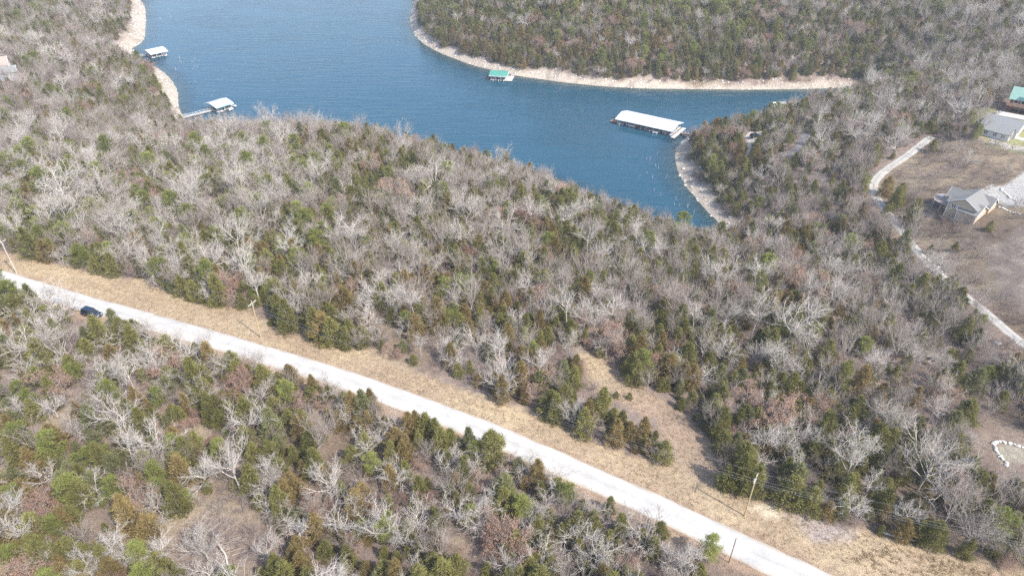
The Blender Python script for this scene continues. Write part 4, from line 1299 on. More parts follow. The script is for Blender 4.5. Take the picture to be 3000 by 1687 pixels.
# ------------------------------------------------------------------ vehicles
def car(px_c, az, paint, label, cat, name, L=4.9, Wd=1.95, Hh=1.75, dz=.16):
    p = ground_hit([px_c])[0]
    e = tag(empty(name, (p[0], p[1], p[2] + dz), az), label, cat)
    hl, w = L / 2, Wd / 2
    low = [(-hl, .45), (-hl + .05, .95), (-hl + .9, 1.02), (.95, 1.02), (hl - .25, .90), (hl, .72), (hl, .40), (hl - .3, .30), (-hl + .2, .30)]
    MB().prism([(a, c) for a, c in low], -w, w).build('body', paint, e, .07)
    gh = [(-hl + .12, 1.0), (-hl + .42, Hh - .06), (.35, Hh - .04), (1.15, 1.0)]
    cab = MB()
    n = len(gh)
    inn = .17
    P = [(a, -w + .06 + (inn if c > 1.2 else 0), c) for a, c in gh] + [(a, w - .06 - (inn if c > 1.2 else 0), c) for a, c in gh]
    cab.poly(P, [tuple(range(n)), tuple(range(2 * n - 1, n - 1, -1))] + [(i, i + n, (i + 1) % n + n, (i + 1) % n) for i in range(n)])
    cab.build('window', M['glass'], e)
    MB().box(-hl + .40, .38, -w + .2, w - .2, Hh - .05, Hh + .02).build('roof', paint, e, .03)
    for x in (-hl + .36, -.35, .75):
        for s_ in (-1, 1):
            MB().tube((x, s_ * (w - .07), 1.0), (x + (.10 if x < -1 else (-.0 if x < 0 else -.42)), s_ * (w - .22), Hh - .03), .05, .05, 5).build('pillar', paint, e)
    for x in (-hl + .95, hl - .95):
        for s_ in (-1, 1):
            ty = MB().tube((x, s_ * (w - .20), .36), (x, s_ * (w + .02), .36), .36, .36, 16).build('tyre', M['tyre'], e)
            MB().tube((x, s_ * (w + .02), .36), (x, s_ * (w + .035), .36), .22, .20, 12).build('rim', M['rim'], ty)
    for s_ in (-1, 1):
        MB().box(hl - .06, hl + .015, s_ * .55 - .2, s_ * .55 + .2, .66, .80).build('headlight', M['lamp_glass'], e)
        MB().box(-hl - .015, -hl + .06, s_ * .72 - .13, s_ * .72 + .13, .72, .98).build('tail_light', M['tail_glass'], e)
        MB().box(.95, 1.1, s_ * (w + .09) - .09, s_ * (w + .09) + .09, 1.0, 1.16).build('mirror', paint, e)
    MB().box(hl - .03, hl + .03, -.8, .8, .40, .56).build('bumper', M['tyre'], e)
    return e
d = road_dir(ground_hit([(268, 925)])[0])
car((272, 925), math.atan2(d[1], d[0]), M['car_blue'], 'dark blue car stopped at the near edge of the gravel road behind bare branches', 'car', 'stopped_car', L=5.2, Hh=1.85)
car((2212, 402), R(18), M['car_black'], 'black car parked in the pale gravel clearing above the cove', 'car', 'parked_car', L=4.8, dz=.05)

# ------------------------------------------------------------------ buildings
def gable(e, x0, x1, y0, y1, z0, eave, rise, axis_, wall_mat, roof_mat, over=.45, wall='wall', roof='roof', trim=True):
    """a gabled block; ridge along x or y"""
    if axis_ == 'y':
        xm = (x0 + x1) / 2
        MB().prism([(x0, z0), (x1, z0), (x1, eave), (xm, eave + rise), (x0, eave)], y0, y1, 'y').build(wall, wall_mat, e)
        half = (x1 - x0) / 2
    else:
        xm = (y0 + y1) / 2
        MB().prism([(y0, z0), (y1, z0), (y1, eave), (xm, eave + rise), (y0, eave)], x0, x1, 'x').build(wall, wall_mat, e)
        half = (y1 - y0) / 2
    k = rise / half
    lo, hi = (x0, x1) if axis_ == 'y' else (y0, y1)
    a0, a1 = (y0 - over, y1 + over) if axis_ == 'y' else (x0 - over, x1 + over)
    rz = eave + rise + .05
    prof = [(lo - over, eave - k * over + .05), (xm, rz), (hi + over, eave - k * over + .05), (hi + over, eave - k * over + .25), (xm, rz + .2), (lo - over, eave - k * over + .25)]
    r = MB().prism(prof, a0, a1, axis_).build(roof, roof_mat, e)
    if trim:
        for q in (a0, a1):
            s_ = -1 if q == a0 else 1
            pr = [(a, c + (.01 if i > 2 else -.05)) for i, (a, c) in enumerate(prof)]
            MB().prism(pr, q + s_ * .005, q + s_ * .07, axis_).build('barge_board', M['trim'], r)
    return r
def window(e, x, y, z, w, h, face, cols=2, rows=2):
    """framed window on a wall; face in 'x+','x-','y-','y+'"""
    t = .05
    def bx(mb, a0, a1, c0, c1, d0, d1):
        if face[0] == 'x':
            s_ = 1 if face == 'x+' else -1
            p0, p1 = sorted((x + s_ * d0, x + s_ * d1))
            mb.box(p0, p1, y + a0, y + a1, z + c0, z + c1)
        else:
            s_ = 1 if face == 'y+' else -1
            p0, p1 = sorted((y + s_ * d0, y + s_ * d1))
            mb.box(x + a0, x + a1, p0, p1, z + c0, z + c1)
        return mb
    f = MB()
    fr = .14
    for a0, a1, c0, c1 in ((-w / 2 - fr, w / 2 + fr, -h / 2 - fr, -h / 2), (-w / 2 - fr, w / 2 + fr, h / 2, h / 2 + fr), (-w / 2 - fr, -w / 2, -h / 2, h / 2), (w / 2, w / 2 + fr, -h / 2, h / 2)):
        bx(f, a0, a1, c0, c1, .0, .07)
    for i in range(1, cols): bx(f, -w / 2 + w * i / cols - .05, -w / 2 + w * i / cols + .05, -h / 2, h / 2, .0, .062)
    for j in range(1, rows): bx(f, -w / 2, w / 2, -h / 2 + h * j / rows - .05, -h / 2 + h * j / rows + .05, .0, .058)
    wo_ = f.build('window', M['trim'], e)
    for i in range(cols):
        for j in range(rows):
            mb = MB()
            bx(mb, -w / 2 + w * i / cols + .05, -w / 2 + w * (i + 1) / cols - .05, -h / 2 + h * j / rows + .05, -h / 2 + h * (j + 1) / rows - .05, .005, .03)
            mb.build('pane', M['glass'], wo_)

# tan house on the open slope
p = ground_hit([(2763, 634)])[0]
th = tag(empty('tan_house', tuple(p), R(-52), .88), 'tan sided house with grey shingle roofs and a raised deck on open slope', 'house')
gable(th, 0, 10, 0, 13, -3, 6.6, 2.7, 'y', M['tan'], M['shingle'])
gable(th, 4.2, 10.6, -1.0, 8.2, -3, 4.9, 2.5, 'x', M['tan'], M['shingle'], roof='garage_roof', wall='garage_wall')
gable(th, 5, 11.2, 8.5, 14.5, -3, 5.8, 2.5, 'x', M['tan'], M['shingle'], roof='rear_roof', wall='rear_wall')
gable(th, -2.6, 5, 4.6, 10.2, -3, 6.4, 2.6, 'x', M['tan'], M['shingle'], roof='prow_roof', wall='prow_wall')
gable(th, -.6, 3, 1.6, 4.4, 3, 5.6, 1.1, 'x', M['tan'], M['shingle'], roof='porch_roof', wall='porch_wall')
for (xx, yy) in ((-.06, -.06), (4.14, -1.06), (10.66, -1.06)):
    MB().box(xx - .09, xx + .09, yy - .09, yy + .09, -2.5, 6.3 if xx < 1 else 4.7).build('corner_trim', M['trim'], th)
window(th, 2.0, 0, 5.4, 1.5, 1.3, 'y-')
window(th, 3.7, 0, 5.3, .6, 1.0, 'y-', 1, 2)
window(th, 10.6, 3.4, 3.7, 1.2, 1.1, 'x+')
for yy in (5.5, 7.4, 9.3):
    window(th, -2.6, yy, 5.6, 1.3, 1.7, 'x-', 1, 2)
    window(th, -2.6, yy, 2.9, 1.3, 2.0, 'x-', 1, 2)
MB().tube((5.3, -1.02, 1.2), (5.3, -1.02, 4.2), .06, .06, 6).build('downpipe', M['trim'], th)
MB().tube((8.0, 2.2, 7.0), (8.0, 2.2, 8.0), .1, .1, 8).build('vent_pipe', M['trim'], th)
dk = MB().prism([(-7.4, 5.2), (-6.0, 3.0), (-2.7, 1.6), (-.1, 1.6), (-.1, 4.5), (-2.7, 4.5), (-2.7, 11.2), (-6.0, 11.2), (-7.4, 9.2)], 0, 1, 'y')
dk.v = [(a, c, 3.55 + b_ * .18) for a, b_, c in dk.v]
deck = dk.build('deck', M['deck'], th)
rail = [(-.1, 1.7), (-2.7, 1.7), (-5.95, 3.05), (-7.3, 5.2), (-7.3, 9.2), (-5.95, 11.1), (-2.8, 11.1)]
for i in range(len(rail) - 1):
    a, c = rail[i], rail[i + 1]
    MB().tube((*a, 4.75), (*c, 4.75), .06, .06, 5).build('handrail', M['deck'], deck)
    MB().tube((*a, 4.0), (*c, 4.0), .03, .03, 4).build('lower_rail', M['deck'], deck)
    n_ = max(2, int(math.dist(a, c) / .45))
    bal = MB()
    for j in range(n_ + 1):
        q = (a[0] + (c[0] - a[0]) * j / n_, a[1] + (c[1] - a[1]) * j / n_)
        bal.box(q[0] - .025, q[0] + .025, q[1] - .025, q[1] + .025, 3.73, 4.73)
    tag(bal.build('balusters', M['deck'], deck), kind='stuff')
for a in ((-2.7, 1.8), (-5.9, 3.2), (-7.1, 5.3), (-7.1, 9.1), (-5.8, 10.9), (-2.9, 10.9)):
    MB().box(a[0] - .1, a[0] + .1, a[1] - .1, a[1] + .1, -5, 3.55).build('deck_post', M['deck_pale'], th)
def patio_set(parent_loc, rz, label):
    e = tag(empty('patio_table', parent_loc, rz), label, 'table')
    MB().tube((0, 0, .70), (0, 0, .75), .6, .6, 12).build('table_top', M['trim'], e)
    MB().tube((0, 0, 0), (0, 0, .7), .05, .05, 6).build('leg', M['steel'], e)
    MB().tube((0, 0, 0), (0, 0, .05), .3, .3, 8).build('base', M['steel'], e)
mw = th.matrix_basis
patio_set(tuple(th.location + Matrix.Rotation(R(-52), 3, 'Z') @ (Vector((-5.2, 6.8, 3.73)) * .88)), 0, 'round white table on the raised deck of the tan house')
ac = tag(empty('air_conditioner', tuple(th.location + Matrix.Rotation(R(-52), 3, 'Z') @ Vector((3.0, -.8, 0))), R(-52)), 'grey air conditioner box at the foot of the tan house wall', 'air conditioner')
zg_ = float(Hs(ac.location.x, ac.location.y)); ac.location.z = zg_
MB().box(-.45, .45, -.4, .4, -.2, .85).build('case', M['steel'], ac, .04)
MB().tube((0, 0, .85), (0, 0, .9), .32, .32, 12).build('fan_grille', M['float'], ac)

# pale house with shingle roofs, upper right
p = SITES['white_house']
wh = tag(empty('white_house', p, R(-48)), 'white house with pale grey shingle roofs beside the lawn', 'house')
gable(wh, -5.5, 7, -4.5, 4.5, -2, 3.0, 2.7, 'x', M['white_wall'], M['shingle_pale'], trim=False)
gable(wh, -3.5, 6, -9.5, -3.5, -2, 2.7, 1.9, 'x', M['white_wall'], M['shingle_pale'], trim=False, roof='wing_roof', wall='wing_wall')
gable(wh, -7, -1.5, 1, 10, -2, 2.8, 1.8, 'y', M['white_wall'], M['shingle'], trim=False, roof='rear_roof', wall='rear_wall')
window(wh, 7, -1.5, 1.5, 1.4, 1.2, 'x+'); window(wh, 7, 2.0, 1.5, 1.0, 1.2, 'x+', 1, 2)
for xx in (-2, 1.2, 4): window(wh, xx, -9.5, 1.5, 1.4, 1.2, 'y-')
window(wh, 6, -6.5, 1.4, 1.4, 1.2, 'x+')
MB().tube((-4.5, 7, 4.2), (-4.5, 7, 5.4), .14, .14, 8).build('vent_pipe', M['trim'], wh)
MB().box(7.02, 10, -3.8, 2.4, -.3, .12).build('porch_slab', M['deck_pale'], wh)
# log house
p = SITES['log_house']
lh = tag(empty('log_house', p, R(-36)), 'brown log house with dull green metal roof and stone chimney', 'house')
gable(lh, -7, 7, -4.5, 5, -3, 5.2, 3.2, 'x', M['log_wall'], M['roof_teal'], over=.8, trim=False)
ch = MB().box(-.2, 1.7, -5.6, -4.4, -3, 10.2).build('chimney', M['stone'], lh, .08)
MB().box(-.4, 1.9, -5.8, -4.2, 10.2, 10.45).build('chimney_cap', M['trim'], ch)
ld = MB().box(-8, 7, -7.2, -4.5, 2.7, 2.95).build('deck', M['deck_brown'], lh)
MB().box(-8, 7, -7.2, -7.1, 3.0, 3.95).build('railing', M['deck_brown'], ld)
for xx in (-7.8, -3, 2.5, 6.8): MB().box(xx - .12, xx + .12, -7.1, -6.9, -3, 2.7).build('deck_post', M['log_wall'], lh)
for xx in (-5, -2.6, 3.6, 5.6): window(lh, xx, -4.5, 4.1, 1.3, 1.4, 'y-', 1, 1)
MB().box(-5.5, -1, -4.56, -4.44, -1, 2.2).build('garage_shade_panel', M['glass'], lh)  # flat dark panel, painted as the shade inside an open garage
MB().box(2.5, 6, -4.56, -4.44, -1, 2.2).build('garage_shade_panel', M['glass'], lh)  # same again: the dark of the open bay put into a panel's colour
MB().box(-9, 5.5, -13, -7.4, -.35, .12).build('apron_slab', M['deck_pale'], lh)
# houses at the left edge
p = SITES['left_house']
l1 = tag(empty('brown_roofed_house', p, R(28)), 'house with weathered pinkish shingle roof at the left photo edge', 'house')
gable(l1, -7, 6, -5, 5, -2, 4.6, 2.9, 'x', M['white_wall'], M['shingle_pink'])
for yy in (-2, 1.5): window(l1, 6, yy, 2.8, 1.3, 1.3, 'x+')
for xx in (-4, 0, 3.5): window(l1, xx, -5, 2.6, 1.3, 1.3, 'y-')
p = SITES['left_house2']
l2 = tag(empty('grey_gabled_house', p, R(-62)), 'small grey house showing its white edged gable beside the red shed', 'house')
gable(l2, -3.5, 3.5, -4, 4, -2, 3.4, 2.0, 'y', M['grey_wall'], M['shingle_pale'])
window(l2, 0, -4, 2.4, 1.3, 1.2, 'y-'); window(l2, 3.5, 0, 2.0, 1.2, 1.2, 'x+')
p = SITES['shed']
sh = tag(empty('red_shed', p, R(20)), 'small red shed with brown shingle roof near the left photo edge', 'shed')
gable(sh, -3, 3, -2.2, 2.2, -1.5, 2.9, 1.1, 'x', M['red_wall'], M['shingle_brown'])
MB().box(-.8, .8, -2.28, -2.18, 0, 2.1).build('door', M['trim'], sh)
window(sh, 3, 0, 1.8, .9, .8, 'x+', 1, 1)

# ------------------------------------------------------------------ docks, gangways and boats
def runabout(loc, rz, hull, label, group, cover=None, s=1.0):
    e = tag(empty('motor_boat', loc, rz, s), label, 'boat', group)
    st = [(-2.9, 1.02, .0), (-1.5, 1.10, .0), (0, 1.08, .02), (1.5, .82, .12), (2.4, .45, .28), (3.0, .04, .42)]
    V_, F_ = [], []
    for y, hw, kz in st:
        V_ += [(0, y, -.25 + kz * .9), (hw * .75, y, -.02 + kz), (hw, y, .62 + kz * .35), (-hw, y, .62 + kz * .35), (-hw * .75, y, -.02 + kz)]
    for i in range(len(st) - 1):
        for j in range(5):
            F_.append((i * 5 + j, i * 5 + (j + 1) % 5, (i + 1) * 5 + (j + 1) % 5, (i + 1) * 5 + j))
    F_.append((0, 1, 2, 3, 4))
    MB().poly(V_, F_).build('hull', hull, e)
    MB().box(-.8, .8, -2.4, .9, .63, .68).build('cockpit_floor', M['seat'], e)
    for y in (-2.2, -.8):
        for x in ((-.5, .5) if y > -1 else (0,)):
            w = .25 if y > -1 else .75
            st_ = MB().box(x - w, x + w, y - .25, y + .25, .68, .98).build('seat', M['hull_white'], e, .03)
            MB().box(x - w, x + w, y - .27, y - .17, .98, 1.35).build('backrest', M['hull_white'], st_)
    MB().poly([(-.85, .55, .68), (.85, .55, .68), (.7, .25, 1.15), (-.7, .25, 1.15), (-.85, .60, .68), (.85, .60, .68), (.7, .30, 1.15), (-.7, .30, 1.15)], [(0, 1, 2, 3), (7, 6, 5, 4), (0, 4, 5, 1), (1, 5, 6, 2), (2, 6, 7, 3), (3, 7, 4, 0)]).build('windshield', M['glass'], e)
    MB().box(-.2, .2, -3.4, -2.92, .2, 1.05).build('outboard_motor', M['float'], e, .06)
    if cover: MB().prism([(-.95, .75), (0, 1.25), (.95, .75), (.9, .70), (-.9, .70)], -2.7, .4, 'y').build('cover', cover, e)
def pontoon(loc, rz, label, group, canopy=None):
    e = tag(empty('pontoon_boat', loc, rz), label, 'boat', group)
    for s_ in (-1, 1):
        MB().tube((s_ * .85, -3.4, .12), (s_ * .85, 3.0, .12), .32, .32, 10).tube((s_ * .85, 3.0, .12), (s_ * .85, 3.7, .22), .32, .05, 10).build('float_tube', M['steel'], e)
    d_ = MB().box(-1.25, 1.25, -3.4, 3.3, .42, .52).build('deck', M['deck_pale'], e)
    for a in ((-1.25, -1.19, -3.2, 3.2), (1.19, 1.25, -3.2, 3.2), (-1.19, 1.19, 3.14, 3.2)):
        MB().box(a[0], a[1], a[2], a[3], .55, 1.15).build('side_panel', M['hull_white'], d_)
    for a in ((-1.15, -.6, .8, 2.9), (.6, 1.15, .8, 2.9), (-1.15, 1.15, -3.1, -2.5)):
        MB().box(*a, .52, .95).build('seat', M['seat'], e, .04)
    if canopy:
        c_ = MB().prism([(-1.2, 2.35), (-.6, 2.5), (.6, 2.5), (1.2, 2.35), (1.2, 2.31), (-1.2, 2.31)], -2.2, 1.0, 'y').build('canopy', canopy, e)
        for a in ((-1.18, -2), (1.18, -2), (-1.18, .8), (1.18, .8)):
            MB().tube((*a, .5), (*a, 2.32), .025, .025, 5).build('canopy_pole', M['steel'], c_)
    MB().box(-.2, .2, -3.9, -3.42, .0, 1.0).build('outboard_motor', M['float'], e, .06)

def dock(name, loc, rz, Wd, Dp, roof_mat, label, slips, x_roof=None, side_deck=0.0, eave=3.0, rise=1.3, deck_mat=None, paint=None):
    """roofed boat dock: local x along the open front, y to the back"""
    e = tag(empty(name, loc, rz), label, 'dock')
    dm = deck_mat or M['deck_pale']
    z0, z1 = .35, .55
    MB().box(0, Wd, Dp - 2.0, Dp, z0, z1).build('walkway', dm, e)
    edges = [0] + [Wd * (i + 1) / slips for i in range(slips)]
    for i, x in enumerate(edges):
        w = .55
        c = min(max(x, w), Wd - w)
        MB().box(c - w, c + w, 0, Dp - 2.01, z0, z1).build('finger_pier', dm, e)
        MB().box(c - w + .08, c + w - .08, .2, Dp - .3, -.35, z0 - .01).build('float', M['float'], e)
        for y in (.5, Dp * .5, Dp - .4):
            MB().box(c - .07, c + .07, y - .07, y + .07, z1, eave + (rise * (1 - abs(y - Dp / 2) / (Dp / 2)) if slips else 0)).build('roof_post', M['trim'], e)
    if side_deck:
        MB().box(Wd + .02, Wd + side_deck, 0, Dp, z0 - .02, z1 - .02).build('side_deck', dm, e)
        MB().box(Wd + .3, Wd + side_deck - .3, .3, Dp - .3, -.35, z0 - .03).build('float', M['float'], e)
        for y in (.1, Dp * .33, Dp * .66, Dp - .1):
            MB().box(Wd + side_deck - .12, Wd + side_deck - .04, y - .04, y + .04, z1, z1 + 1).build('rail_post', M['trim'], e)
        MB().box(Wd + side_deck - .11, Wd + side_deck - .05, 0, Dp, z1 + 1.0, z1 + 1.06).build('handrail', M['trim'], e)
    ov = .7
    ym = Dp / 2
    k = rise / (Dp / 2)
    prof = [(-ov, eave - k * ov), (ym * .55, eave + rise * .62), (ym, eave + rise), (Dp - ym * .55, eave + rise * .62), (Dp + ov, eave - k * ov)]
    prof = prof + [(a, c - .12) for a, c in reversed(prof)]
    r = MB().prism(prof, -ov, Wd + ov, 'x').build('roof', roof_mat, e)
    nr = int(Wd / .9)
    seams = MB()
    top = prof[:5]
    for i in range(nr + 1):
        x = -ov + (Wd + 2 * ov) * i / nr
        pr = [(a, c + .006) for a, c in top] + [(a, c + .05) for a, c in reversed(top)]
        seams.prism(pr, x - .02 if i else x, x + .02 if i < nr else x + .001, 'x')
    tag(seams.build('roof_seams', roof_mat, r), kind='stuff')
    MB().box(-ov, Wd + ov, -ov - .03, -ov + .0, eave - k * ov - .28, eave - k * ov + .02).build('fascia', paint or M['trim'], r)
    for x in (-ov - .03, Wd + ov):
        MB().prism([(-ov, eave - k * ov - .25), (ym, eave + rise - .3), (Dp + ov, eave - k * ov - .25), (Dp + ov, eave - k * ov - .05), (ym, eave + rise - .08), (-ov, eave - k * ov - .05)], x, x + .03, 'x').build('barge_board', paint or M['trim'], r)
    return e
def gangway(a, c, label, w=1.5, mat=None, rails=True):
    a, c = Vector(a), Vector(c)
    L = (c - a).length
    az = math.atan2(c.y - a.y, c.x - a.x); pitch = math.asin((c.z - a.z) / L)
    e = tag(empty('gangway', a), label, 'gangway', 'gangways from docks to shore')
    e.rotation_euler = (0, -pitch, az)
    MB().box(0, L, -w / 2, w / 2, -.1, .06).build('deck', mat or M['deck'], e)
    if rails:
        for s_ in (-1, 1):
            r = MB().box(0, L, s_ * w / 2 - .03, s_ * w / 2 + .03, 1.0, 1.06).build('handrail', M['trim'], e)
            for i in range(int(L / 2) + 1):
                x = min(i * 2.0, L - .06)
                MB().box(x, x + .06, s_ * (w / 2) - .03, s_ * (w / 2) + .03, .06, 1.0).build('rail_post', M['trim'], r)
    MB().box(L * .2, L * .8, -w / 2 + .2, w / 2 - .2, -.55, -.11).build('float', M['float'], e)
    return e
WL = LAKE
def wp(px, z=LAKE):
    q = plane_hit([px], z)[0]
    return Vector((q[0], q[1], z))
# marina
a, c = wp((1806, 363), WL + .3), wp((1966, 399), WL + .3)
az = math.atan2(c.y - a.y, c.x - a.x)
Lm = (c - a).length
md = dock('marina_dock', (a.x, a.y, WL), az, Lm, 13.0, M['roof_white'], 'large boat dock with long white metal roof in the cove', 9, eave=3.1, rise=1.5)
MB().box(-4.2, -.02, 1, 13, .33, .53).build('end_deck', M['deck_brown'], md)
MB().box(Lm + .6, Lm + 2.6, -2.2, 13.2, .3, .56).build('side_walkway', M['deck_pale'], md)
MB().box(Lm + .8, Lm + 2.4, -2.0, 13.0, -.35, .29).build('float', M['float'], md)
MB().box(-4.0, -.2, 1.2, 12.8, -.35, .32).build('float', M['float'], md)
MB().prism([(-.9, 2.75), (4, 3.85), (4, 3.95), (-.9, 2.9)], Lm * .60, Lm * .72, 'x').build('roof_extension', M['roof_white'], md)
mm = Matrix.Translation((a.x, a.y, WL)) @ Matrix.Rotation(az, 4, 'Z')
BG = 'boats berthed under dock roofs'
slot = Lm / 9
names9 = ['white motor boat in the marina slip at the lake end', 'motor boat in second marina slip from the lake end', 'pontoon boat in third marina slip from the lake end', 'red motor boat in fourth marina slip from the lake end', 'white motor boat in fifth marina slip from the lake end', 'white motor boat in middle marina slip toward shore', 'pontoon boat in third marina slip from the shore end', 'white motor boat in second marina slip from the shore end', 'motor boat in the marina slip at the shore end']
for i in range(9):
    pos = mm @ Vector((slot * (i + .5), 3.6 + (-1.2 if i in (0, 5, 6, 8) else 0), -.02))
    if i in (2, 6): pontoon(tuple(pos), az + math.pi, names9[i], BG)
    else: runabout(tuple(pos), az + math.pi, [M['hull_white'], M['hull_white'], 0, M['hull_red'], M['hull_white'], M['hull_white'], 0, M['hull_white'], M['hull_blue']][i], names9[i], BG, [None, M['canvas_tan'], None, None, M['canvas'], None, None, None, M['canvas']][i])
g0 = mm @ Vector((Lm + 2.7, 6.2, .5))
g1 = ground_hit([(2040, 398)])[0]
gangway(g0, (g1[0], g1[1], g1[2] + .25), 'wooden gangway from the marina dock to the point', 1.6, M['deck_brown'])
# green roofed dock
a, c = wp((1436, 237), WL), wp((1478, 239.5), WL)
az = math.atan2(c.y - a.y, c.x - a.x)
gd = dock('green_roofed_dock', tuple(a), az, 9.6, 9.5, M['roof_green'], 'small boat dock with green metal roof by the far shore', 3, side_deck=3.4, eave=3.4, rise=1.3)
mm = Matrix.Translation(a) @ Matrix.Rotation(az, 4, 'Z')
for i, lb in enumerate(('left white boat under the green dock roof', 'middle white boat under the green dock roof', 'right white boat under the green dock roof')):
    runabout(tuple(mm @ Vector((3.2 * (i + .5), 2.6, -.02))), az + math.pi, M['hull_white'], lb, BG, [M['canvas_tan'], None, M['canvas']][i], .92)
g1 = ground_hit([(1500, 214)])[0]
gangway(mm @ Vector((11.5, 9.5, .5)), (g1[0], g1[1], g1[2] + .2), 'short gangway from the green roofed dock to the far beach', 1.3)
# upper left dock
c0 = plane_hit([(441.9, 158.3), (489.4, 148.4)], WL + 3.2)
a = Vector((c0[0][0], c0[0][1], WL)); az = math.atan2(c0[1][1] - c0[0][1], c0[1][0] - c0[0][0])
dock('upper_left_dock', tuple(a), az, 10.2, 12.0, M['roof_white'], 'white roofed boat dock beside the upper left beach', 3, eave=3.2, rise=1.4)
mm = Matrix.Translation(a) @ Matrix.Rotation(az, 4, 'Z')
for i, lb in enumerate(('left boat under the upper left white dock roof', 'middle boat under the upper left white dock roof', 'boat sticking out at the upper left dock right side')):
    runabout(tuple(mm @ Vector((3.4 * (i + .5), 2.2 - (1.5 if i == 2 else 0), -.02))), az + math.pi, M['hull_white'], lb, BG, [M['canvas'], None, None][i], .95)
g1 = ground_hit([(400, 168)])[0]
gangway(mm @ Vector((-.1, 9.0, .5)), (g1[0], g1[1], g1[2] + .25), 'gangway from the upper left dock to the beach', 1.4)
# lower left dock
c0 = plane_hit([(598, 302.7), (634.7, 315.3), (679.6, 301)], WL + 3.2)
a = Vector((c0[1][0], c0[1][1], WL)); az = math.atan2(c0[2][1] - c0[1][1], c0[2][0] - c0[1][0])
dock('lower_left_dock', tuple(a), az, 9.2, 10.6, M['roof_white'], 'white roofed boat dock with teal trim at the end of long gangway', 2, eave=3.2, rise=1.3, paint=M['teal_paint'])
mm = Matrix.Translation(a) @ Matrix.Rotation(az, 4, 'Z')
runabout(tuple(mm @ Vector((2.4, 1.6, -.02))), az + math.pi, M['hull_white'], 'white motor boat in the lower left dock, nearer the gangway', BG, M['canvas_tan'])
pontoon(tuple(mm @ Vector((6.8, 1.2, -.02))), az + math.pi, 'pontoon boat in the outer slip of the lower left dock', BG)
runabout(tuple(mm @ Vector((11.4, 3.0, -.02))), az + math.pi, M['hull_white'], 'white motor boat moored outside the lower left dock', BG, M['hull_white'])
g1 = ground_hit([(528, 348)])[0]
gangway(mm @ Vector((-.2, 5.5, .5)), (g1[0], g1[1], max(g1[2], WL) + .3), 'long pale gangway from the lower left dock to the beach', 1.8, M['deck_pale'])
# dock half hidden behind the point
a = wp((2268, 327)) ; az = R(4)
dock('hidden_dock', tuple(a), az, 12, 6, M['roof_white'], 'white dock roof half hidden behind trees on the point', 3, eave=3.0, rise=1.0)
# little boat pulled up on the left beach
p = ground_hit([(390, 151)])[0]
runabout((p[0], p[1], p[2] + .2), R(100), M['hull_white'], 'small white boat pulled up on the upper left beach', None, None, .7)

# ------------------------------------------------------------------ drowned trees standing in the lake
SNAGS = [(1275, 75, 2), (1292, 135, 4), (1205, 150, 2.5), (1215, 152, 2.5), (1240, 215, 1), (1360, 470, 6), (1368, 476, 1.5), (1455, 470, 2), (1475, 450, 2), (1505, 462, 1), (1470, 508, 1.2), (1490, 510, 1), (1455, 526, 1.2), (1330, 535, 2.5), (1535, 530, 1), (1470, 618, 1), (1600, 730, 1), (1650, 607, .8), (1670, 608, .8), (1155, 58, 1.2), (1525, 715, .8)]
SNP = [(a * .388, b_ * .388, h) for a, b_, h in SNAGS]
SNP += [(1000 + a * .388, b_ * .388, h) for a, b_, h in [(395, 70, 1.5), (325, 62, 1), (433, 220, 1.5), (535, 365, 1), (462, 905, 2), (1510, 624, 1.2), (1650, 674, 1.5), (2203, 703, 1), (2250, 692, 3), (2375, 1175, 3), (2303, 1210, 2), (2333, 1210, 2.5), (2378, 1268, 2.5), (2392, 1275, 2.2), (2305, 1312, 1.2), (2252, 1335, 1.5), (2345, 1348, 2), (2445, 1350, 4.5)]]
SNP += [(1900 + a * .2346, 280 + b_ * .2346, h) for a, b_, h in [(65, 1188, 1.5), (143, 1250, 2), (345, 1300, 2.5), (325, 1370, 1.5), (380, 1385, 2), (483, 1405, 3.5)]]
SNP += [(2013, 606, 2), (1995, 600, 1.5), (2030, 625, 2)]
AREA = lambda p: ('near the upper west beach' if p[1] < 130 else 'between the two west docks') if p[0] < 700 else ('in open water off the far point' if p[0] < 1400 else ('along the far beach' if p[1] < 300 else 'in the cove mouth'))
order = sorted(range(len(SNP)), key=lambda i: SNP[i][0])
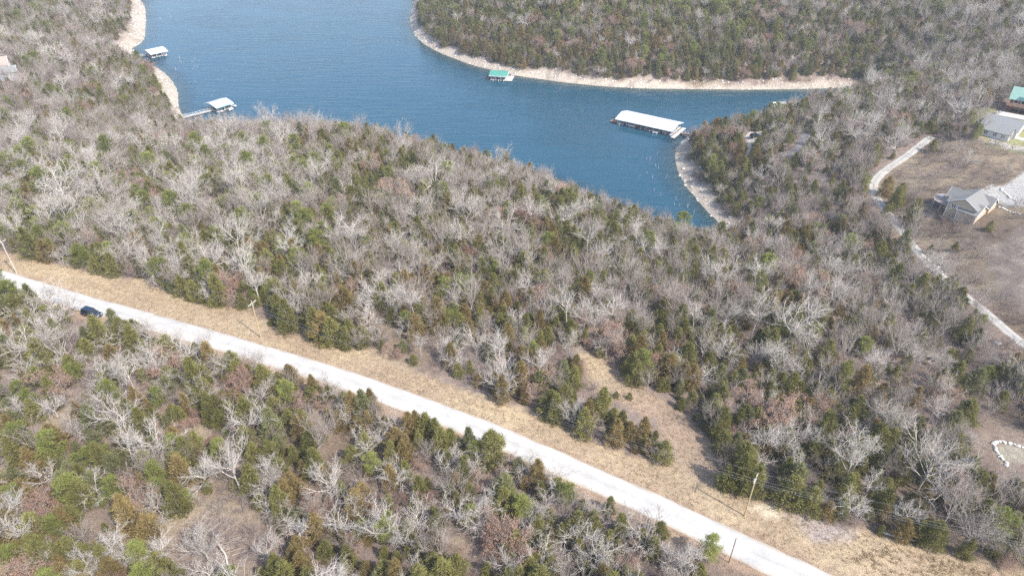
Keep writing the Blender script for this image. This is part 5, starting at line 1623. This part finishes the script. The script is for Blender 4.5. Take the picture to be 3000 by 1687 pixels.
for rank, i in enumerate(order):
    u, v, h = SNP[i]
    h *= .8
    q = wp((u, v))
    rg = np.random.default_rng(3000 + i)
    e = empty('drowned_tree', (q.x, q.y, LAKE - .8), rg.random() * 6.28)
    lx, ly = rg.normal(0, .18, 2) * h
    MB().tube((0, 0, 0), (lx * .5, ly * .5, .8 + h * .5), .10, .08, 6).tube((lx * .5, ly * .5, .8 + h * .5), (lx, ly, .8 + h), .08, .03, 6).build('trunk', M['snag'], e)
    if h > 1.8:
        MB().tube((lx * .5, ly * .5, .8 + h * .5), (lx * .5 + rg.normal(0, .4), ly * .5 + rg.normal(0, .4), .8 + h * .75), .05, .02, 5).build('branch', M['snag'], e)
    area = 'near the west docks' if u < 700 else ('in open water off the far point' if u < 1400 else ('along the far beach' if v < 300 else 'in the cove mouth'))
    n_ = sum(1 for j in order[:rank] if (SNP[j][0] < 700) == (u < 700) and ((SNP[j][0] < 1400) == (u < 1400)) and ((SNP[j][1] < 300) == (v < 300)))
    n_ = sum(1 for j in order[:rank] if AREA(SNP[j]) == AREA(SNP[i]))
    cnt = ['first', 'second', 'third', 'fourth', 'fifth', 'sixth', 'seventh', 'eighth', 'ninth', 'tenth', 'eleventh', 'twelfth', 'thirteenth', 'fourteenth', 'fifteenth', 'sixteenth', 'seventeenth', 'eighteenth', 'nineteenth', 'twentieth', 'twenty-first', 'twenty-second', 'twenty-third', 'twenty-fourth', 'twenty-fifth'][min(n_, 24)]
    area = AREA(SNP[i])
    tag(e, f'bleached drowned trunk {area}, {cnt} counting from the left', 'dead tree', 'bleached trunks standing in the lake')

# ------------------------------------------------------------------ boulders, rock borders, logs
def stone_row(name, px_line, n, size, mat, label, cat, jit=.25):
    g_ = ground_hit(px_line)
    line = resample(g_[:, :2], .5)
    c0_ = line.mean(0)
    e = tag(empty(name, (c0_[0], c0_[1], float(Hs(c0_[0], c0_[1])))), label, cat)
    meshes = [stone_mesh(50 + i, mat, 'boulder') for i in range(5)]
    t = np.linspace(0, len(line) - 1, n)
    for k in range(n):
        rg = np.random.default_rng(k + n * 17)
        i = int(t[k])
        q = line[i] + rg.normal(0, jit, 2)
        s_ = size * rg.uniform(.7, 1.25)
        o = link_mesh('boulder', meshes[k % 5], e, (q[0] - c0_[0], q[1] - c0_[1], float(Hs(q[0], q[1])) - e.location.z + s_ * .3), (rg.normal(0, .2), rg.normal(0, .2), rg.random() * 6.28))
        o.scale = (s_, s_, s_)
    return e
stone_row('boulder_wall', [(2950, 1362), (2935, 1345), (2920, 1322), (2911, 1300), (2925, 1292), (2945, 1296), (2965, 1301), (2990, 1309), (3020, 1318), (3090, 1336)], 46, .42, M['white_rock'], 'curved wall of big white boulders around the lawn', 'boulder wall', .12)['kind'] = 'thing'
stone_row('rock_border', [(2930, 552), (2942, 562), (2955, 576), (2978, 588)], 14, .45, M['rock'], 'curved rock border beside the white drive of the tan house', 'rock border')
stone_row('rock_edging', [(2926, 608), (2950, 616), (2985, 628)], 12, .4, M['rock'], 'straight rock edging below the white drive of the tan house', 'rock border')
stone_row('rubble_bank', [(2690, 740), (2725, 768), (2755, 800), (2785, 835)], 26, .45, M['white_rock'], 'pale rubble bank along the lower gravel track', 'rubble', .7)
p = ground_hit([(2924, 1008)])[0]
o = link_mesh('pale_boulder', stone_mesh(77, M['white_rock'], 'boulder'), None, (p[0], p[1], p[2] + .3)); o.scale = (1.2, .9, .9)
tag(o, 'single big pale boulder below the gravel track at the right', 'boulder')

def log_thing(name, a, c, r0, r1, mat, label, cat, group=None, branches=0, seed=0):
    a, c = Vector(a), Vector(c)
    e = tag(empty(name, a), label, cat, group)
    rg = np.random.default_rng(seed)
    d_ = c - a
    pts = [Vector((0, 0, 0))]
    for i in range(1, 6):
        pts.append(d_ * i / 5 + Vector((rg.normal(0, .05), rg.normal(0, .05), 0)) * d_.length * .25)
    S_ = [(np.array(pts[i]), np.array(pts[i + 1]), r0 + (r1 - r0) * i / 5, r0 + (r1 - r0) * (i + 1) / 5, 0) for i in range(5)]
    V_, F_ = tubes(S_, 7)
    link_mesh('trunk', np_mesh('log', V_, F_, [mat], smooth_=True), e)
    for k in range(branches):
        i = rg.integers(2, 6)
        q = pts[i]
        w_ = q + Vector((rg.normal(0, .8), rg.normal(0, .8), abs(rg.normal(.3, .3))))
        MB().tube(q, w_, r1 * .8, r1 * .3, 5).build('branch', mat, e)
    return e
zoff = lambda q, dz: (q[0], q[1], float(Hs(q[0], q[1])) + dz)
a, c = ground_hit([(2578, 1561), (2690, 1590)])
log_thing('fallen_tree', zoff(a, .3), zoff(c, .3), .28, .09, M['snag'], 'long white fallen trunk lying at the lower right wood edge', 'fallen tree', None, 7, 1)
a, c = ground_hit([(645, 1605), (690, 1690)])
log_thing('leaning_trunk', zoff(c, 0), zoff(a, 2.2), .2, .09, M['bark'], 'pale curved bare trunk leaning below the log pile', 'leaning trunk', None, 4, 2)
rg = np.random.default_rng(77)
words_ = ['first', 'second', 'third', 'fourth', 'fifth', 'sixth', 'seventh', 'eighth', 'ninth', 'tenth', 'eleventh', 'twelfth', 'thirteenth', 'fourteenth', 'fifteenth', 'sixteenth', 'seventeenth', 'eighteenth', 'nineteenth', 'twentieth', 'twenty-first', 'twenty-second', 'twenty-third', 'twenty-fourth']
rows = []
for k in range(24):
    if k < 12:
        cx, cy, ang, L = 690 + rg.normal(0, 16), 1600 + (k - 6) * 4.2, R(22 + rg.normal(0, 7)), rg.uniform(2.2, 4.2)
    else:
        cx, cy, ang, L = 640 + rg.normal(0, 30), 1545 + rg.normal(0, 20), R(48 + rg.normal(0, 10)), rg.uniform(2.0, 4.6)
    rows.append((cx, cy, ang, L, k < 12))
for grp in (True, False):
    sub = sorted([r for r in rows if r[4] == grp], key=lambda r: r[1])
    for n_, (cx, cy, ang, L, _) in enumerate(sub):
        q = ground_hit([(cx, cy)])[0]
        dx, dy = math.cos(ang) * L / 2, math.sin(ang) * L / 2
        A, B = (q[0] - dx, q[1] - dy), (q[0] + dx, q[1] + dy)
        log_thing('cut_log', zoff(A, .12 + .05 * (n_ % 3)), zoff(B, .12 + .05 * (n_ % 3)), rg.uniform(.045, .09), rg.uniform(.03, .05), M['log'],
                  f"grey cut log in the glade's {'lower pile' if grp else 'upper scatter'}, {words_[n_]} from the top", 'log', 'cut logs lying in the glade', 0, n_ + 40)

# ------------------------------------------------------------------ the air between camera and far shore
m = bpy.data.materials.new('haze_air')
m.use_nodes = True
nt = m.node_tree
nt.nodes.remove(nt.nodes['Principled BSDF'])
pv = nt.nodes.new('ShaderNodeVolumePrincipled')
pv.inputs['Color'].default_value = (.86, .91, 1.0, 1)
pv.inputs['Density'].default_value = .0002
pv.inputs['Anisotropy'].default_value = .1
nt.links.new(pv.outputs[0], nt.nodes['Material Output'].inputs['Volume'])
top_z = float(max(H.max() + 18, CAMZ + 6))
hz = MB().box(GX[0] - 60, GX[-1] + 60, GY[0] - 60, GY[-1] + 60, float(H.min()) - 1.5, top_z).build('haze', m)
tag(hz, 'thin pale haze over the lake and woods', kind='stuff')
